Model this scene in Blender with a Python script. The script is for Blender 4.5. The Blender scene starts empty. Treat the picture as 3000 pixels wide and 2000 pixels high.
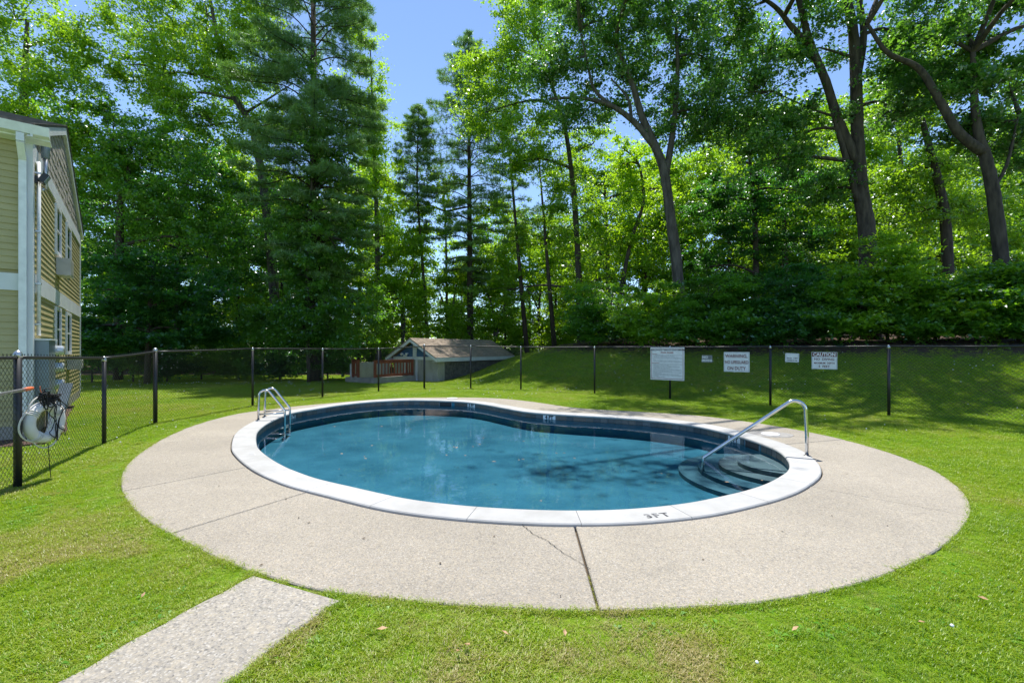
import bpy, bmesh, math, random
import numpy as np
from mathutils import Vector, Matrix

random.seed(7)
RS = np.random.default_rng(11)
R = math.radians
scene = bpy.context.scene
COL = scene.collection

# ------------------------------------------------------------------ camera
F = 1333.0          # focal length in photo pixels (3000 wide)
EYE = 1.5
HOR = 1020.0
cam_d = bpy.data.cameras.new("camera")
cam = bpy.data.objects.new("camera", cam_d)
COL.objects.link(cam)
cam.location = (0, 0, EYE)
cam.rotation_euler = (R(90), 0, 0)
cam_d.sensor_fit = 'HORIZONTAL'
cam_d.sensor_width = 36.0
cam_d.lens = 36.0 * F / 3000.0
cam_d.shift_y = 20.0 / 3000.0
cam_d.clip_start = 0.05
cam_d.clip_end = 1500
scene.camera = cam

# ------------------------------------------------------------------ light
SUN = Vector((-0.09, 0.33, 1.0)).normalized()
EL = math.asin(SUN.z)
AZ = math.atan2(SUN.x, SUN.y)
w = bpy.data.worlds.new("World")
scene.world = w
w.use_nodes = True
nt = w.node_tree
nt.nodes.clear()
sky = nt.nodes.new('ShaderNodeTexSky')
sky.sky_type = 'NISHITA'
sky.sun_disc = False
sky.sun_elevation = EL
sky.sun_rotation = AZ
sky.air_density = 0.85
sky.dust_density = 0.1
sky.altitude = 1200.0
sky.ozone_density = 2.4
bg = nt.nodes.new('ShaderNodeBackground')
bg.inputs['Strength'].default_value = 0.138
wo = nt.nodes.new('ShaderNodeOutputWorld')
nt.links.new(sky.outputs[0], bg.inputs[0])
nt.links.new(bg.outputs[0], wo.inputs[0])
sl = bpy.data.lights.new("sun", 'SUN')
sl.energy = 3.6
sl.angle = R(0.53)
sl.color = (1.0, 0.965, 0.90)
so = bpy.data.objects.new("sun", sl)
COL.objects.link(so)
so.rotation_euler = SUN.to_track_quat('Z', 'Y').to_euler()
so.location = (0, 0, 40)
vs = scene.view_settings
scene.display_settings.display_device = 'sRGB'
vs.view_transform = 'Standard'
vs.look = 'None'
vs.exposure = 0.98
vs.gamma = 1.0
vs.use_curve_mapping = False
scene.render.engine = 'CYCLES'
cy = scene.cycles
cy.max_bounces = 8
cy.diffuse_bounces = 4
cy.glossy_bounces = 3
cy.transmission_bounces = 5
cy.transparent_max_bounces = 16
cy.caustics_reflective = False
cy.caustics_refractive = False
cy.use_denoising = True
cy.sample_clamp_indirect = 6.0

# ------------------------------------------------------------------ helpers
def at(px, py, z=0.0):
    """photo pixel -> point on the level z"""
    Y = F * (EYE - z) / (py - HOR)
    return Vector(((px - 1500.0) / F * Y, Y, z))

def wy(px, Y, py):
    """photo pixel at the distance Y"""
    return Vector(((px - 1500.0) / F * Y, Y, EYE - (py - HOR) / F * Y))

def tag(o, label=None, cat=None, group=None, kind=None):
    if label: o['label'] = label
    if cat: o['category'] = cat
    if group: o['group'] = group
    if kind: o['kind'] = kind
    return o

def empty(name, loc=(0, 0, 0), rz=0.0, parent=None):
    o = bpy.data.objects.new(name, None)
    COL.objects.link(o)
    o.location = loc
    o.rotation_euler = (0, 0, rz)
    o.empty_display_size = 0.2
    if parent: o.parent = parent
    return o

def thing(name, label, cat, loc=(0, 0, 0), rz=0.0, group=None):
    return tag(empty(name, loc, rz), label, cat, group)

def link(name, me, mat=None, parent=None, smooth=False):
    if mat is not None:
        me.materials.clear()
        me.materials.append(mat)
    if smooth:
        me.polygons.foreach_set('use_smooth', np.ones(len(me.polygons), dtype=bool))
    o = bpy.data.objects.new(name, me)
    COL.objects.link(o)
    if parent is not None:
        o.parent = parent
        # child geometry is given in world coordinates unless the parent is at the origin
    return o

class MB:
    def __init__(s):
        s.v = []
        s.f = []
    def add(s, vs_, fs_):
        b = len(s.v)
        s.v.extend([tuple(x) for x in vs_])
        s.f.extend([tuple(i + b for i in f) for f in fs_])
    def box(s, c, size, rz=0.0, M=None):
        hx, hy, hz = size[0] / 2, size[1] / 2, size[2] / 2
        pts = [Vector((x, y, z)) for x in (-hx, hx) for y in (-hy, hy) for z in (-hz, hz)]
        if M is None:
            M = Matrix.Rotation(rz, 3, 'Z')
        c = Vector(c)
        s.add([M @ p + c for p in pts],
              [(0, 1, 3, 2), (4, 6, 7, 5), (0, 4, 5, 1), (2, 3, 7, 6), (0, 2, 6, 4), (1, 5, 7, 3)])
    def prism(s, poly, z0, z1):
        n = len(poly)
        vs_ = [(p[0], p[1], z0) for p in poly] + [(p[0], p[1], z1) for p in poly]
        fs_ = [tuple(range(n - 1, -1, -1)), tuple(range(n, 2 * n))]
        fs_ += [(i, (i + 1) % n, n + (i + 1) % n, n + i) for i in range(n)]
        s.add(vs_, fs_)
    def hexa(s, a, b):
        """two matching quads -> solid"""
        s.add(list(a) + list(b), [(3, 2, 1, 0), (4, 5, 6, 7), (0, 1, 5, 4), (1, 2, 6, 5), (2, 3, 7, 6), (3, 0, 4, 7)])
    def tube(s, pts, rad, n=8, closed=False, cap=True, wob=0.0):
        pts = [Vector(p) for p in pts]
        m = len(pts)
        if not hasattr(rad, '__len__'): rad = [rad] * m
        rings = []
        up = None
        for i in range(m):
            if closed:
                t = (pts[(i + 1) % m] - pts[i - 1])
            else:
                t = pts[min(i + 1, m - 1)] - pts[max(i - 1, 0)]
            if t.length < 1e-9: t = Vector((0, 0, 1))
            t.normalize()
            if up is None:
                a = Vector((0, 0, 1)) if abs(t.z) < 0.9 else Vector((1, 0, 0))
                up = (a - t * a.dot(t)).normalized()
            else:
                up = (up - t * up.dot(t))
                up = up.normalized() if up.length > 1e-6 else t.orthogonal().normalized()
            sd = t.cross(up)
            ring = []
            for k in range(n):
                a = 2 * math.pi * k / n
                rr = rad[i] * (1 + (random.uniform(-wob, wob) if wob else 0))
                ring.append(pts[i] + (up * math.cos(a) + sd * math.sin(a)) * rr)
            rings.append(ring)
        vs_ = [p for r_ in rings for p in r_]
        fs_ = []
        for i in range(m if closed else m - 1):
            j = (i + 1) % m
            for k in range(n):
                k2 = (k + 1) % n
                fs_.append((i * n + k, i * n + k2, j * n + k2, j * n + k))
        if cap and not closed:
            fs_.append(tuple(range(n - 1, -1, -1)))
            fs_.append(tuple((m - 1) * n + k for k in range(n)))
        s.add(vs_, fs_)
    def lathe(s, c, prof, n=16, axis=None):
        """prof: (r, z) pairs"""
        vs_, fs_ = [], []
        Q = axis.to_track_quat('Z', 'Y').to_matrix() if axis is not None else Matrix.Identity(3)
        c = Vector(c)
        for r_, z in prof:
            for k in range(n):
                a = 2 * math.pi * k / n
                vs_.append(Q @ Vector((r_ * math.cos(a), r_ * math.sin(a), z)) + c)
        for i in range(len(prof) - 1):
            for k in range(n):
                k2 = (k + 1) % n
                fs_.append((i * n + k, i * n + k2, (i + 1) * n + k2, (i + 1) * n + k))
        fs_.append(tuple(range(n - 1, -1, -1)))
        fs_.append(tuple((len(prof) - 1) * n + k for k in range(n)))
        s.add(vs_, fs_)
    def mesh(s, name):
        me = bpy.data.meshes.new(name)
        me.from_pydata(s.v, [], s.f)
        me.update()
        return me
    def build(s, name, mat=None, parent=None, smooth=False):
        return link(name, s.mesh(name), mat, parent, smooth)

def np_quads(name, V, tint=None):
    """V: (n,4,3) quads"""
    n = len(V)
    me = bpy.data.meshes.new(name)
    me.vertices.add(n * 4)
    me.vertices.foreach_set('co', V.reshape(-1).astype(np.float32))
    me.loops.add(n * 4)
    me.loops.foreach_set('vertex_index', np.arange(n * 4, dtype=np.int32))
    me.polygons.add(n)
    me.polygons.foreach_set('loop_start', np.arange(0, n * 4, 4, dtype=np.int32))
    me.polygons.foreach_set('loop_total', np.full(n, 4, dtype=np.int32))
    if tint is not None:
        a = me.attributes.new('tint', 'FLOAT', 'POINT')
        a.data.foreach_set('value', np.repeat(tint, 4).astype(np.float32))
    me.update(calc_edges=True)
    return me

def np_tris(name, V, tint=None):
    n = len(V)
    me = bpy.data.meshes.new(name)
    me.vertices.add(n * 3)
    me.vertices.foreach_set('co', V.reshape(-1).astype(np.float32))
    me.loops.add(n * 3)
    me.loops.foreach_set('vertex_index', np.arange(n * 3, dtype=np.int32))
    me.polygons.add(n)
    me.polygons.foreach_set('loop_start', np.arange(0, n * 3, 3, dtype=np.int32))
    me.polygons.foreach_set('loop_total', np.full(n, 3, dtype=np.int32))
    if tint is not None:
        a = me.attributes.new('tint', 'FLOAT', 'POINT')
        a.data.foreach_set('value', np.repeat(tint, 3).astype(np.float32))
    me.update(calc_edges=True)
    return me

def spline(pts, per=6):
    """Catmull-Rom through the points (open)"""
    P = [Vector(p) for p in pts]
    if len(P) < 3: return P
    out = []
    for i in range(len(P) - 1):
        p0 = P[i - 1] if i > 0 else P[0] * 2 - P[1]
        p1, p2 = P[i], P[i + 1]
        p3 = P[i + 2] if i + 2 < len(P) else P[-1] * 2 - P[-2]
        for k in range(per):
            t = k / per
            out.append(0.5 * ((2 * p1) + (p2 - p0) * t + (2 * p0 - 5 * p1 + 4 * p2 - p3) * t * t + (3 * p1 - p0 - 3 * p2 + p3) * t ** 3))
    out.append(P[-1])
    return out

def closed_curve(pts, n):
    P = [np.array(p[:2], dtype=float) for p in pts]
    m = len(P)
    dense = []
    for i in range(m):
        p0, p1, p2, p3 = P[i - 1], P[i], P[(i + 1) % m], P[(i + 2) % m]
        # centripetal-like: scale tangents by the local spacing
        d1 = np.linalg.norm(p2 - p1)
        t1 = (p2 - p0) / (np.linalg.norm(p2 - p1) + np.linalg.norm(p1 - p0)) * d1
        t2 = (p3 - p1) / (np.linalg.norm(p3 - p2) + np.linalg.norm(p2 - p1)) * d1
        for k in range(12):
            t = k / 12
            h00 = 2 * t ** 3 - 3 * t ** 2 + 1; h10 = t ** 3 - 2 * t ** 2 + t
            h01 = -2 * t ** 3 + 3 * t ** 2; h11 = t ** 3 - t ** 2
            dense.append(h00 * p1 + h10 * t1 + h01 * p2 + h11 * t2)
    D = np.array(dense)
    def resample(D, n):
        Dc = np.vstack([D, D[:1]])
        s = np.concatenate([[0], np.cumsum(np.linalg.norm(np.diff(Dc, axis=0), axis=1))])
        u = np.linspace(0, s[-1], n, endpoint=False)
        return np.stack([np.interp(u, s, Dc[:, 0]), np.interp(u, s, Dc[:, 1])], 1)
    C = resample(D, n)
    for _ in range(max(2, n // 60)):          # gentle smoothing of the tracing
        C = 0.5 * C + 0.25 * (np.roll(C, 1, 0) + np.roll(C, -1, 0))
    return resample(C, n)

def offset_curve(C, d):
    """outward for counter-clockwise curves"""
    T = np.roll(C, -1, 0) - np.roll(C, 1, 0)
    T /= np.linalg.norm(T, axis=1)[:, None]
    N = np.stack([T[:, 1], -T[:, 0]], 1)
    return C + N * d

def in_poly(pts, poly):
    x, y = pts[:, 0], pts[:, 1]
    ins = np.zeros(len(pts), dtype=bool)
    n = len(poly)
    j = n - 1
    for i in range(n):
        xi, yi = poly[i][0], poly[i][1]
        xj, yj = poly[j][0], poly[j][1]
        c = ((yi > y) != (yj > y)) & (x < (xj - xi) * (y - yi) / (yj - yi + 1e-12) + xi)
        ins ^= c
        j = i
    return ins

def sst(a, b, x):
    t = np.clip((x - a) / (b - a), 0, 1)
    return t * t * (3 - 2 * t)

def vnoise(x, y, s, seed):
    r_ = np.random.default_rng(seed)
    G = r_.uniform(0, 1, (64, 64))
    u = x / s; v = y / s
    i = np.floor(u).astype(int); j = np.floor(v).astype(int)
    f = u - i; g = v - j; f = f * f * (3 - 2 * f); g = g * g * (3 - 2 * g)
    a = G[i % 64, j % 64]; b = G[(i + 1) % 64, j % 64]; c = G[i % 64, (j + 1) % 64]; d = G[(i + 1) % 64, (j + 1) % 64]
    return (a * (1 - f) + b * f) * (1 - g) + (c * (1 - f) + d * f) * g

def gh(x, y):
    """height of the ground"""
    x = np.asarray(x, dtype=float); y = np.asarray(y, dtype=float)
    d = (x + 1.6) * 0.578 + (y - 17.4) * 0.816
    s = (x + 1.6) * 0.816 - (y - 17.4) * 0.578
    amp = np.interp(s, [-9.5, -7.2, -5.0, 0.0], [0.0, 0.5, 1.3, 1.75])
    d0 = np.interp(s, [-7, -5.0, -1.0, 0.5], [4.0, 3.3, 1.2, 0.9])
    L = np.interp(s, [-5.0, 0.0], [8.6, 6.6])
    m = sst(0, 1, (d - d0) / L)
    base = -0.17 * sst(13, 23, y) * (1 - sst(-3, 1, s))
    hill = amp * m + 0.06 * np.clip(d - 7, 0, 12) * sst(-4, 0, s)
    return base + hill + 0.02 * np.sin(x * 0.9 + 0.4) * np.cos(y * 0.7) * sst(0.5, 3, np.maximum(d, 0))

def ghf(x, y):
    return float(gh(np.array([x]), np.array([y]))[0])

# ------------------------------------------------------------------ materials
def newmat(name):
    m = bpy.data.materials.new(name)
    m.use_nodes = True
    t = m.node_tree
    b = t.nodes['Principled BSDF']
    return m, t, b

def N(t, kind, **kw):
    n = t.nodes.new(kind)
    for k, v in kw.items():
        if k in n.inputs: n.inputs[k].default_value = v
        else: setattr(n, k, v)
    return n

def ramp(t, stops, fac):
    r = t.nodes.new('ShaderNodeValToRGB')
    cr = r.color_ramp
    while len(cr.elements) < len(stops): cr.elements.new(0.5)
    for e, (p, c) in zip(cr.elements, stops):
        e.position = p
        e.color = (*c, 1) if len(c) == 3 else c
    t.links.new(fac, r.inputs[0])
    return r.outputs[0]

def mixc(t, fac, a, b, mode='MIX'):
    m = t.nodes.new('ShaderNodeMix')
    m.data_type = 'RGBA'
    m.blend_type = mode
    for s_, v in ((0, fac), (6, a), (7, b)):
        if isinstance(v, (int, float)): m.inputs[s_].default_value = v
        elif isinstance(v, tuple): m.inputs[s_].default_value = (*v, 1) if len(v) == 3 else v
        else: t.links.new(v, m.inputs[s_])
    return m.outputs[2]

def obj_co(t, scale=None):
    c = t.nodes.new('ShaderNodeNewGeometry').outputs['Position']
    return c

def noise(t, co, scale, detail=4, rough=0.55, out='Fac'):
    n = N(t, 'ShaderNodeTexNoise', Scale=scale, Detail=detail, Roughness=rough)
    if co is not None: t.links.new(co, n.inputs['Vector'])
    return n.outputs[out]

def bump(t, b, h, strength, dist=0.01):
    n = N(t, 'ShaderNodeBump', Strength=strength, Distance=dist)
    t.links.new(h, n.inputs['Height'])
    t.links.new(n.outputs[0], b.inputs['Normal'])

def varied(name, ca, cb, scale, rough=0.7, bumps=None, metallic=0.0, spec=0.4, detail=5, stretch=None, stops=(0.3, 0.7)):
    m, t, b = newmat(name)
    co = obj_co(t)
    if stretch:
        mp = N(t, 'ShaderNodeMapping')
        mp.inputs['Scale'].default_value = stretch
        t.links.new(co, mp.inputs[0]); co = mp.outputs[0]
    f = noise(t, co, scale, detail)
    t.links.new(ramp(t, [(stops[0], ca), (stops[1], cb)], f), b.inputs['Base Color'])
    b.inputs['Roughness'].default_value = rough
    b.inputs['Metallic'].default_value = metallic
    b.inputs['Specular IOR Level'].default_value = spec
    if bumps: bump(t, b, f, bumps[0], bumps[1])
    return m

def plain(name, c, rough=0.5, metallic=0.0, spec=0.4):
    return varied(name, tuple(x * 0.9 for x in c), tuple(min(1, x * 1.08) for x in c), 9.0, rough, None, metallic, spec)

def aggregate(name, base, warm, dark, grain=120.0):
    m, t, b = newmat(name)
    co = obj_co(t)
    v = N(t, 'ShaderNodeTexVoronoi', Scale=grain); t.links.new(co, v.inputs['Vector'])
    v2 = N(t, 'ShaderNodeTexVoronoi', Scale=grain * 0.45); t.links.new(co, v2.inputs['Vector'])
    sep = N(t, 'ShaderNodeSeparateColor'); t.links.new(v.outputs['Color'], sep.inputs[0])
    c = ramp(t, [(0.0, dark), (0.16, tuple(x * 0.82 for x in base)), (0.45, base), (0.72, warm), (0.9, tuple(min(1, x * 1.35) for x in base)), (1.0, (0.56, 0.54, 0.50))], sep.outputs[0])
    sep2 = N(t, 'ShaderNodeSeparateColor'); t.links.new(v2.outputs['Color'], sep2.inputs[0])
    c2 = ramp(t, [(0.0, tuple(x * 0.55 for x in base)), (0.12, tuple(x * 0.9 for x in base)), (0.6, base), (1.0, tuple(min(1, x * 1.2) for x in warm))], sep2.outputs[1])
    c = mixc(t, 0.4, c, c2)
    big = noise(t, co, 0.8, 6, 0.6)
    c = mixc(t, 0.55, c, ramp(t, [(0.3, (0.70, 0.69, 0.67)), (0.7, (1.08, 1.06, 1.03))], big), 'MULTIPLY')
    oi = t.nodes.new('ShaderNodeObjectInfo')
    c = mixc(t, 1.0, c, ramp(t, [(0.0, (0.94, 0.935, 0.93)), (1.0, (1.04, 1.035, 1.02))], oi.outputs['Random']), 'MULTIPLY')
    spots = noise(t, co, 5.0, 4, 0.7)
    c = mixc(t, 1.0, c, ramp(t, [(0.24, (0.70, 0.69, 0.68)), (0.36, (1, 1, 1))], spots), 'MULTIPLY')
    t.links.new(c, b.inputs['Base Color'])
    b.inputs['Roughness'].default_value = 0.85
    b.inputs['Specular IOR Level'].default_value = 0.25
    bump(t, b, v.outputs['Distance'], 0.55, 0.006)
    return m

def leaf_mat(name, dark, light, trans, tmix=0.45, gloss=0.06, rough=0.42):
    m = bpy.data.materials.new(name)
    m.use_nodes = True
    t = m.node_tree
    t.nodes.clear()
    out = t.nodes.new('ShaderNodeOutputMaterial')
    at_ = N(t, 'ShaderNodeAttribute', attribute_name='tint')
    c = ramp(t, [(0.0, dark), (1.0, light)], at_.outputs['Fac'])
    tr = mixc(t, 0.65, c, trans)
    d = t.nodes.new('ShaderNodeBsdfDiffuse'); t.links.new(c, d.inputs[0])
    tl = t.nodes.new('ShaderNodeBsdfTranslucent'); t.links.new(tr, tl.inputs[0])
    mx = t.nodes.new('ShaderNodeMixShader'); mx.inputs[0].default_value = tmix
    t.links.new(d.outputs[0], mx.inputs[1]); t.links.new(tl.outputs[0], mx.inputs[2])
    g = t.nodes.new('ShaderNodeBsdfGlossy'); g.inputs['Roughness'].default_value = rough
    g.inputs['Color'].default_value = (0.9, 0.95, 1.0, 1)
    mx2 = t.nodes.new('ShaderNodeMixShader'); mx2.inputs[0].default_value = gloss
    t.links.new(mx.outputs[0], mx2.inputs[1]); t.links.new(g.outputs[0], mx2.inputs[2])
    t.links.new(mx2.outputs[0], out.inputs[0])
    return m

M = {}
M['deck'] = aggregate('exposed_aggregate', (0.345, 0.314, 0.268), (0.405, 0.345, 0.255), (0.14, 0.137, 0.13), 160.0)
M['path'] = aggregate('path_aggregate', (0.335, 0.312, 0.275), (0.39, 0.345, 0.27), (0.12, 0.118, 0.12), 105.0)
M['coping'] = varied('coping_concrete', (0.47, 0.465, 0.445), (0.60, 0.595, 0.58), 3.5, 0.8, (0.25, 0.004), detail=8)
def coping_material():
    m, t, b = newmat('coping_concrete')
    co = obj_co(t)
    oi = t.nodes.new('ShaderNodeObjectInfo')
    c = ramp(t, [(0.0, (0.40, 0.395, 0.38)), (1.0, (0.465, 0.46, 0.445))], oi.outputs['Random'])
    c = mixc(t, .8, c, ramp(t, [(0.3, (0.84, 0.83, 0.81)), (0.62, (1.06, 1.06, 1.06))], noise(t, co, 3.0, 8, .65)), 'MULTIPLY')
    c = mixc(t, .8, c, ramp(t, [(0.24, (0.55, 0.53, 0.50)), (0.36, (1, 1, 1))], noise(t, co, 17, 6, .7)), 'MULTIPLY')
    t.links.new(c, b.inputs['Base Color']); b.inputs['Roughness'].default_value = .85
    b.inputs['Specular IOR Level'].default_value = .2
    bump(t, b, noise(t, co, 60, 5, .7), .3, .004)
    return m
M['coping'] = coping_material()
M['grey_lid'] = plain('skimmer_lid_white', (0.78, 0.78, 0.77), 0.5)
M['patch'] = varied('grey_patch_concrete', (0.22, 0.21, 0.20), (0.36, 0.34, 0.31), 14, 0.9, (0.4, 0.006))
M['soil'] = varied('joint_soil', (0.05, 0.035, 0.022), (0.13, 0.09, 0.05), 25, 0.95, (0.6, 0.01))
M['crack'] = plain('crack_dark', (0.04, 0.038, 0.035), 0.9)
M['steel'] = plain('stainless_steel', (0.62, 0.62, 0.62), 0.16, 1.0)
M['chrome_dark'] = plain('flange_steel', (0.25, 0.25, 0.25), 0.35, 1.0)
M['plaster_floor'] = None
M['white_paint'] = varied('white_paint', (0.60, 0.62, 0.63), (0.72, 0.73, 0.74), 2.0, 0.5, detail=6)
M['white_vinyl'] = plain('white_vinyl', (0.74, 0.75, 0.76), 0.35)
M['siding'] = varied('tan_vinyl_siding', (0.375, 0.325, 0.155), (0.44, 0.385, 0.195), 1.3, 0.55, (0.05, 0.002), stretch=(1, 1, 6))
M['shake'] = varied('grey_brown_shake', (0.29, 0.26, 0.215), (0.42, 0.385, 0.33), 7, 0.8, (0.3, 0.006), stretch=(1, 1, 0.3))
M['roof'] = varied('brown_asphalt_shingle', (0.20, 0.155, 0.115), (0.42, 0.335, 0.255), 5.5, 0.9, (0.5, 0.01), stretch=(1, 1, 2.5), detail=7)
M['house_roof'] = varied('grey_asphalt_shingle', (0.07, 0.065, 0.06), (0.16, 0.145, 0.13), 9, 0.9, (0.5, 0.01))
M['glass'] = plain('dark_window_glass', (0.03, 0.04, 0.05), 0.06, 0.0, 0.9)
M['grey_metal'] = varied('grey_painted_steel', (0.17, 0.215, 0.25), (0.24, 0.285, 0.32), 3, 0.4, None, 0.2)
M['meter_glass'] = plain('meter_glass', (0.55, 0.58, 0.60), 0.1, 0.3, 0.8)
M['ac'] = varied('air_conditioner_beige', (0.40, 0.39, 0.36), (0.52, 0.51, 0.48), 5, 0.5)
M['foundation'] = varied('foundation_concrete', (0.24, 0.22, 0.19), (0.36, 0.34, 0.30), 4, 0.9, (0.4, 0.01))
M['black_metal'] = plain('black_coated_steel', (0.016, 0.016, 0.017), 0.42, 0.0, 0.5)
M['black_wire'] = plain('black_vinyl_wire', (0.022, 0.024, 0.026), 0.4, 0.0, 0.5)
M['galv'] = plain('galvanised_steel', (0.48, 0.50, 0.52), 0.35, 0.85)
M['sign_white'] = plain('sign_white', (0.72, 0.74, 0.76), 0.4)
M['sign_grey'] = plain('sign_weathered_grey', (0.19, 0.20, 0.21), 0.5)
M['ink_black'] = plain('ink_black', (0.03, 0.03, 0.035), 0.6)
M['ink_brown'] = plain('ink_faded_red', (0.15, 0.035, 0.03), 0.6)
M['ink_red'] = plain('ink_red', (0.30, 0.05, 0.035), 0.6)
M['ink_white'] = plain('ink_white', (0.74, 0.75, 0.76), 0.5)
M['ink_blue'] = plain('ink_slate', (0.12, 0.14, 0.17), 0.6)
M['stencil'] = varied('stencil_black_worn', (0.05, 0.05, 0.055), (0.28, 0.28, 0.28), 22, 0.8, stops=(0.45, 0.75))
M['stencil_faint'] = varied('stencil_worn_away', (0.42, 0.42, 0.42), (0.62, 0.62, 0.61), 18, 0.8)
M['ring_white'] = varied('life_ring_canvas', (0.60, 0.58, 0.55), (0.72, 0.71, 0.69), 6, 0.65)
M['rope_white'] = plain('rope_white', (0.62, 0.60, 0.55), 0.8)
M['rope_black'] = plain('rope_black', (0.012, 0.012, 0.013), 0.7)
M['orange'] = plain('orange_grip', (0.70, 0.16, 0.06), 0.45)
M['alu'] = plain('aluminium_pole', (0.65, 0.66, 0.68), 0.3, 0.9)
M['redwood'] = varied('red_stained_wood', (0.16, 0.035, 0.016), (0.30, 0.075, 0.03), 6, 0.6, (0.15, 0.004), stretch=(1, 1, 0.3))
M['shed_wall'] = varied('weathered_grey_stucco', (0.30, 0.285, 0.245), (0.48, 0.455, 0.395), 2.2, 0.9, (0.5, 0.01), stretch=(1, 1, 0.35), detail=8)
M['shed_blue'] = plain('blue_clapboard', (0.05, 0.13, 0.26), 0.5)
M['stone'] = varied('dark_rubble_stone', (0.06, 0.06, 0.06), (0.20, 0.19, 0.17), 7, 0.9, (0.7, 0.02))
M['mortar'] = varied('grey_mortar', (0.10, 0.10, 0.095), (0.17, 0.165, 0.155), 12, 0.95)
M['mulch'] = varied('bark_mulch', (0.04, 0.022, 0.015), (0.13, 0.075, 0.055), 35, 0.95, (1.0, 0.03))
M['bark_grey'] = varied('grey_oak_bark', (0.030, 0.026, 0.023), (0.125, 0.110, 0.098), 7, 0.9, (1.0, 0.04), stretch=(1, 1, 0.22), detail=8)
M['bark_dark'] = varied('dark_bark', (0.022, 0.018, 0.015), (0.085, 0.068, 0.054), 8, 0.9, (1.0, 0.04), stretch=(1, 1, 0.25), detail=8)
M['bark_brown'] = varied('brown_bark', (0.022, 0.017, 0.014), (0.088, 0.070, 0.056), 8, 0.9, (1.0, 0.04), stretch=(1, 1, 0.25), detail=8)
M['tan_leaf'] = varied('dry_leaf', (0.30, 0.16, 0.08), (0.50, 0.33, 0.18), 40, 0.7)
M['petal'] = plain('white_petal', (0.75, 0.75, 0.74), 0.6)

L = {}
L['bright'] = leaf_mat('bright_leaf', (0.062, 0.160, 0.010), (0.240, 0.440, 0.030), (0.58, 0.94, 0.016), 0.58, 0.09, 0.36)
L['mid'] = leaf_mat('mid_leaf', (0.030, 0.108, 0.012), (0.128, 0.300, 0.030), (0.34, 0.76, 0.018), 0.55, 0.09, 0.36)
L['oak'] = leaf_mat('oak_leaf', (0.022, 0.090, 0.020), (0.112, 0.262, 0.046), (0.30, 0.68, 0.026), 0.53, 0.11, 0.35)
L['deep'] = leaf_mat('deep_green_leaf', (0.012, 0.060, 0.016), (0.062, 0.185, 0.034), (0.14, 0.50, 0.022), 0.48, 0.08, 0.4)
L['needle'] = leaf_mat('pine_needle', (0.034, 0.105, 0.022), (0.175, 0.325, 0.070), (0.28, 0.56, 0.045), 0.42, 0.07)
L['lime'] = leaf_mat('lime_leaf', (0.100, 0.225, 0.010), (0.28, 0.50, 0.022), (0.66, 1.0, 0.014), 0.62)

# ---- lawn base
def lawn_material():
    m, t, b = newmat('lawn_ground')
    co = obj_co(t)
    n1 = noise(t, co, 0.55, 5, 0.6)
    n2 = noise(t, co, 38, 4, 0.7)
    n3 = noise(t, co, 4.5, 5, 0.65)
    g = ramp(t, [(0.25, (0.055, 0.12, 0.006)), (0.5, (0.13, 0.23, 0.010)), (0.75, (0.22, 0.31, 0.025))], n2)
    dry = ramp(t, [(0.25, (0.12, 0.085, 0.04)), (0.75, (0.26, 0.20, 0.095))], n2)
    f = ramp(t, [(0.50, (0, 0, 0)), (0.72, (0.75, 0.75, 0.75))], n3)
    c = mixc(t, f, g, dry)
    c = mixc(t, 0.5, c, ramp(t, [(0.3, (0.75, 0.85, 0.75)), (0.7, (1.2, 1.15, 1.0))], n1), 'MULTIPLY')
    a = N(t, 'ShaderNodeAttribute', attribute_name='litter')
    lit = ramp(t, [(0.2, (0.035, 0.022, 0.015)), (0.55, (0.10, 0.07, 0.05)), (0.85, (0.22, 0.18, 0.14))], noise(t, co, 22, 6, 0.75))
    mm = N(t, 'ShaderNodeMath', operation='MULTIPLY_ADD'); t.links.new(n3, mm.inputs[0]); mm.inputs[1].default_value = 0.9
    t.links.new(a.outputs['Fac'], mm.inputs[2])
    f2 = ramp(t, [(0.75, (0, 0, 0)), (1.05 if False else 0.98, (1, 1, 1))], mm.outputs[0])
    c = mixc(t, f2, c, lit)
    t.links.new(c, b.inputs['Base Color'])
    b.inputs['Roughness'].default_value = 0.95
    b.inputs['Specular IOR Level'].default_value = 0.1
    bump(t, b, n2, 0.8, 0.03)
    return m
M['lawn'] = lawn_material()

def plaster(name, ca, cb, cc):
    m, t, b = newmat(name)
    co = obj_co(t)
    a = noise(t, co, 1.1, 5, 0.6)
    s = noise(t, co, 55, 3, 0.7)
    st = noise(t, co, 3.3, 5, 0.7)
    c = ramp(t, [(0.32, ca), (0.68, cb)], a)
    c = mixc(t, 0.35, c, ramp(t, [(0.3, ca), (0.7, cb)], s))
    c = mixc(t, ramp(t, [(0.62, (0, 0, 0)), (0.80, (0.55, 0.55, 0.55))], st), c, cc)
    t.links.new(c, b.inputs['Base Color'])
    b.inputs['Roughness'].default_value = 0.9
    b.inputs['Specular IOR Level'].default_value = 0.1
    return m
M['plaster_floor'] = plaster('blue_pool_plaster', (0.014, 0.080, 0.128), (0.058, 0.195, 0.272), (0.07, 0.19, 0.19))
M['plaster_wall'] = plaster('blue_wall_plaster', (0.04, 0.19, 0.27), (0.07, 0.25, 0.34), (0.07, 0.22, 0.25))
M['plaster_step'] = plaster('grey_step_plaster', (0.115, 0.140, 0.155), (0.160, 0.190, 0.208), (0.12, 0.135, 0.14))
M['plaster_step_tinted'] = plaster('water_tinted_step_plaster', (0.058, 0.125, 0.165), (0.092, 0.175, 0.22), (0.075, 0.13, 0.15))  # lower treads: the water's darkening blue tint with depth put into the colour

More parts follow.
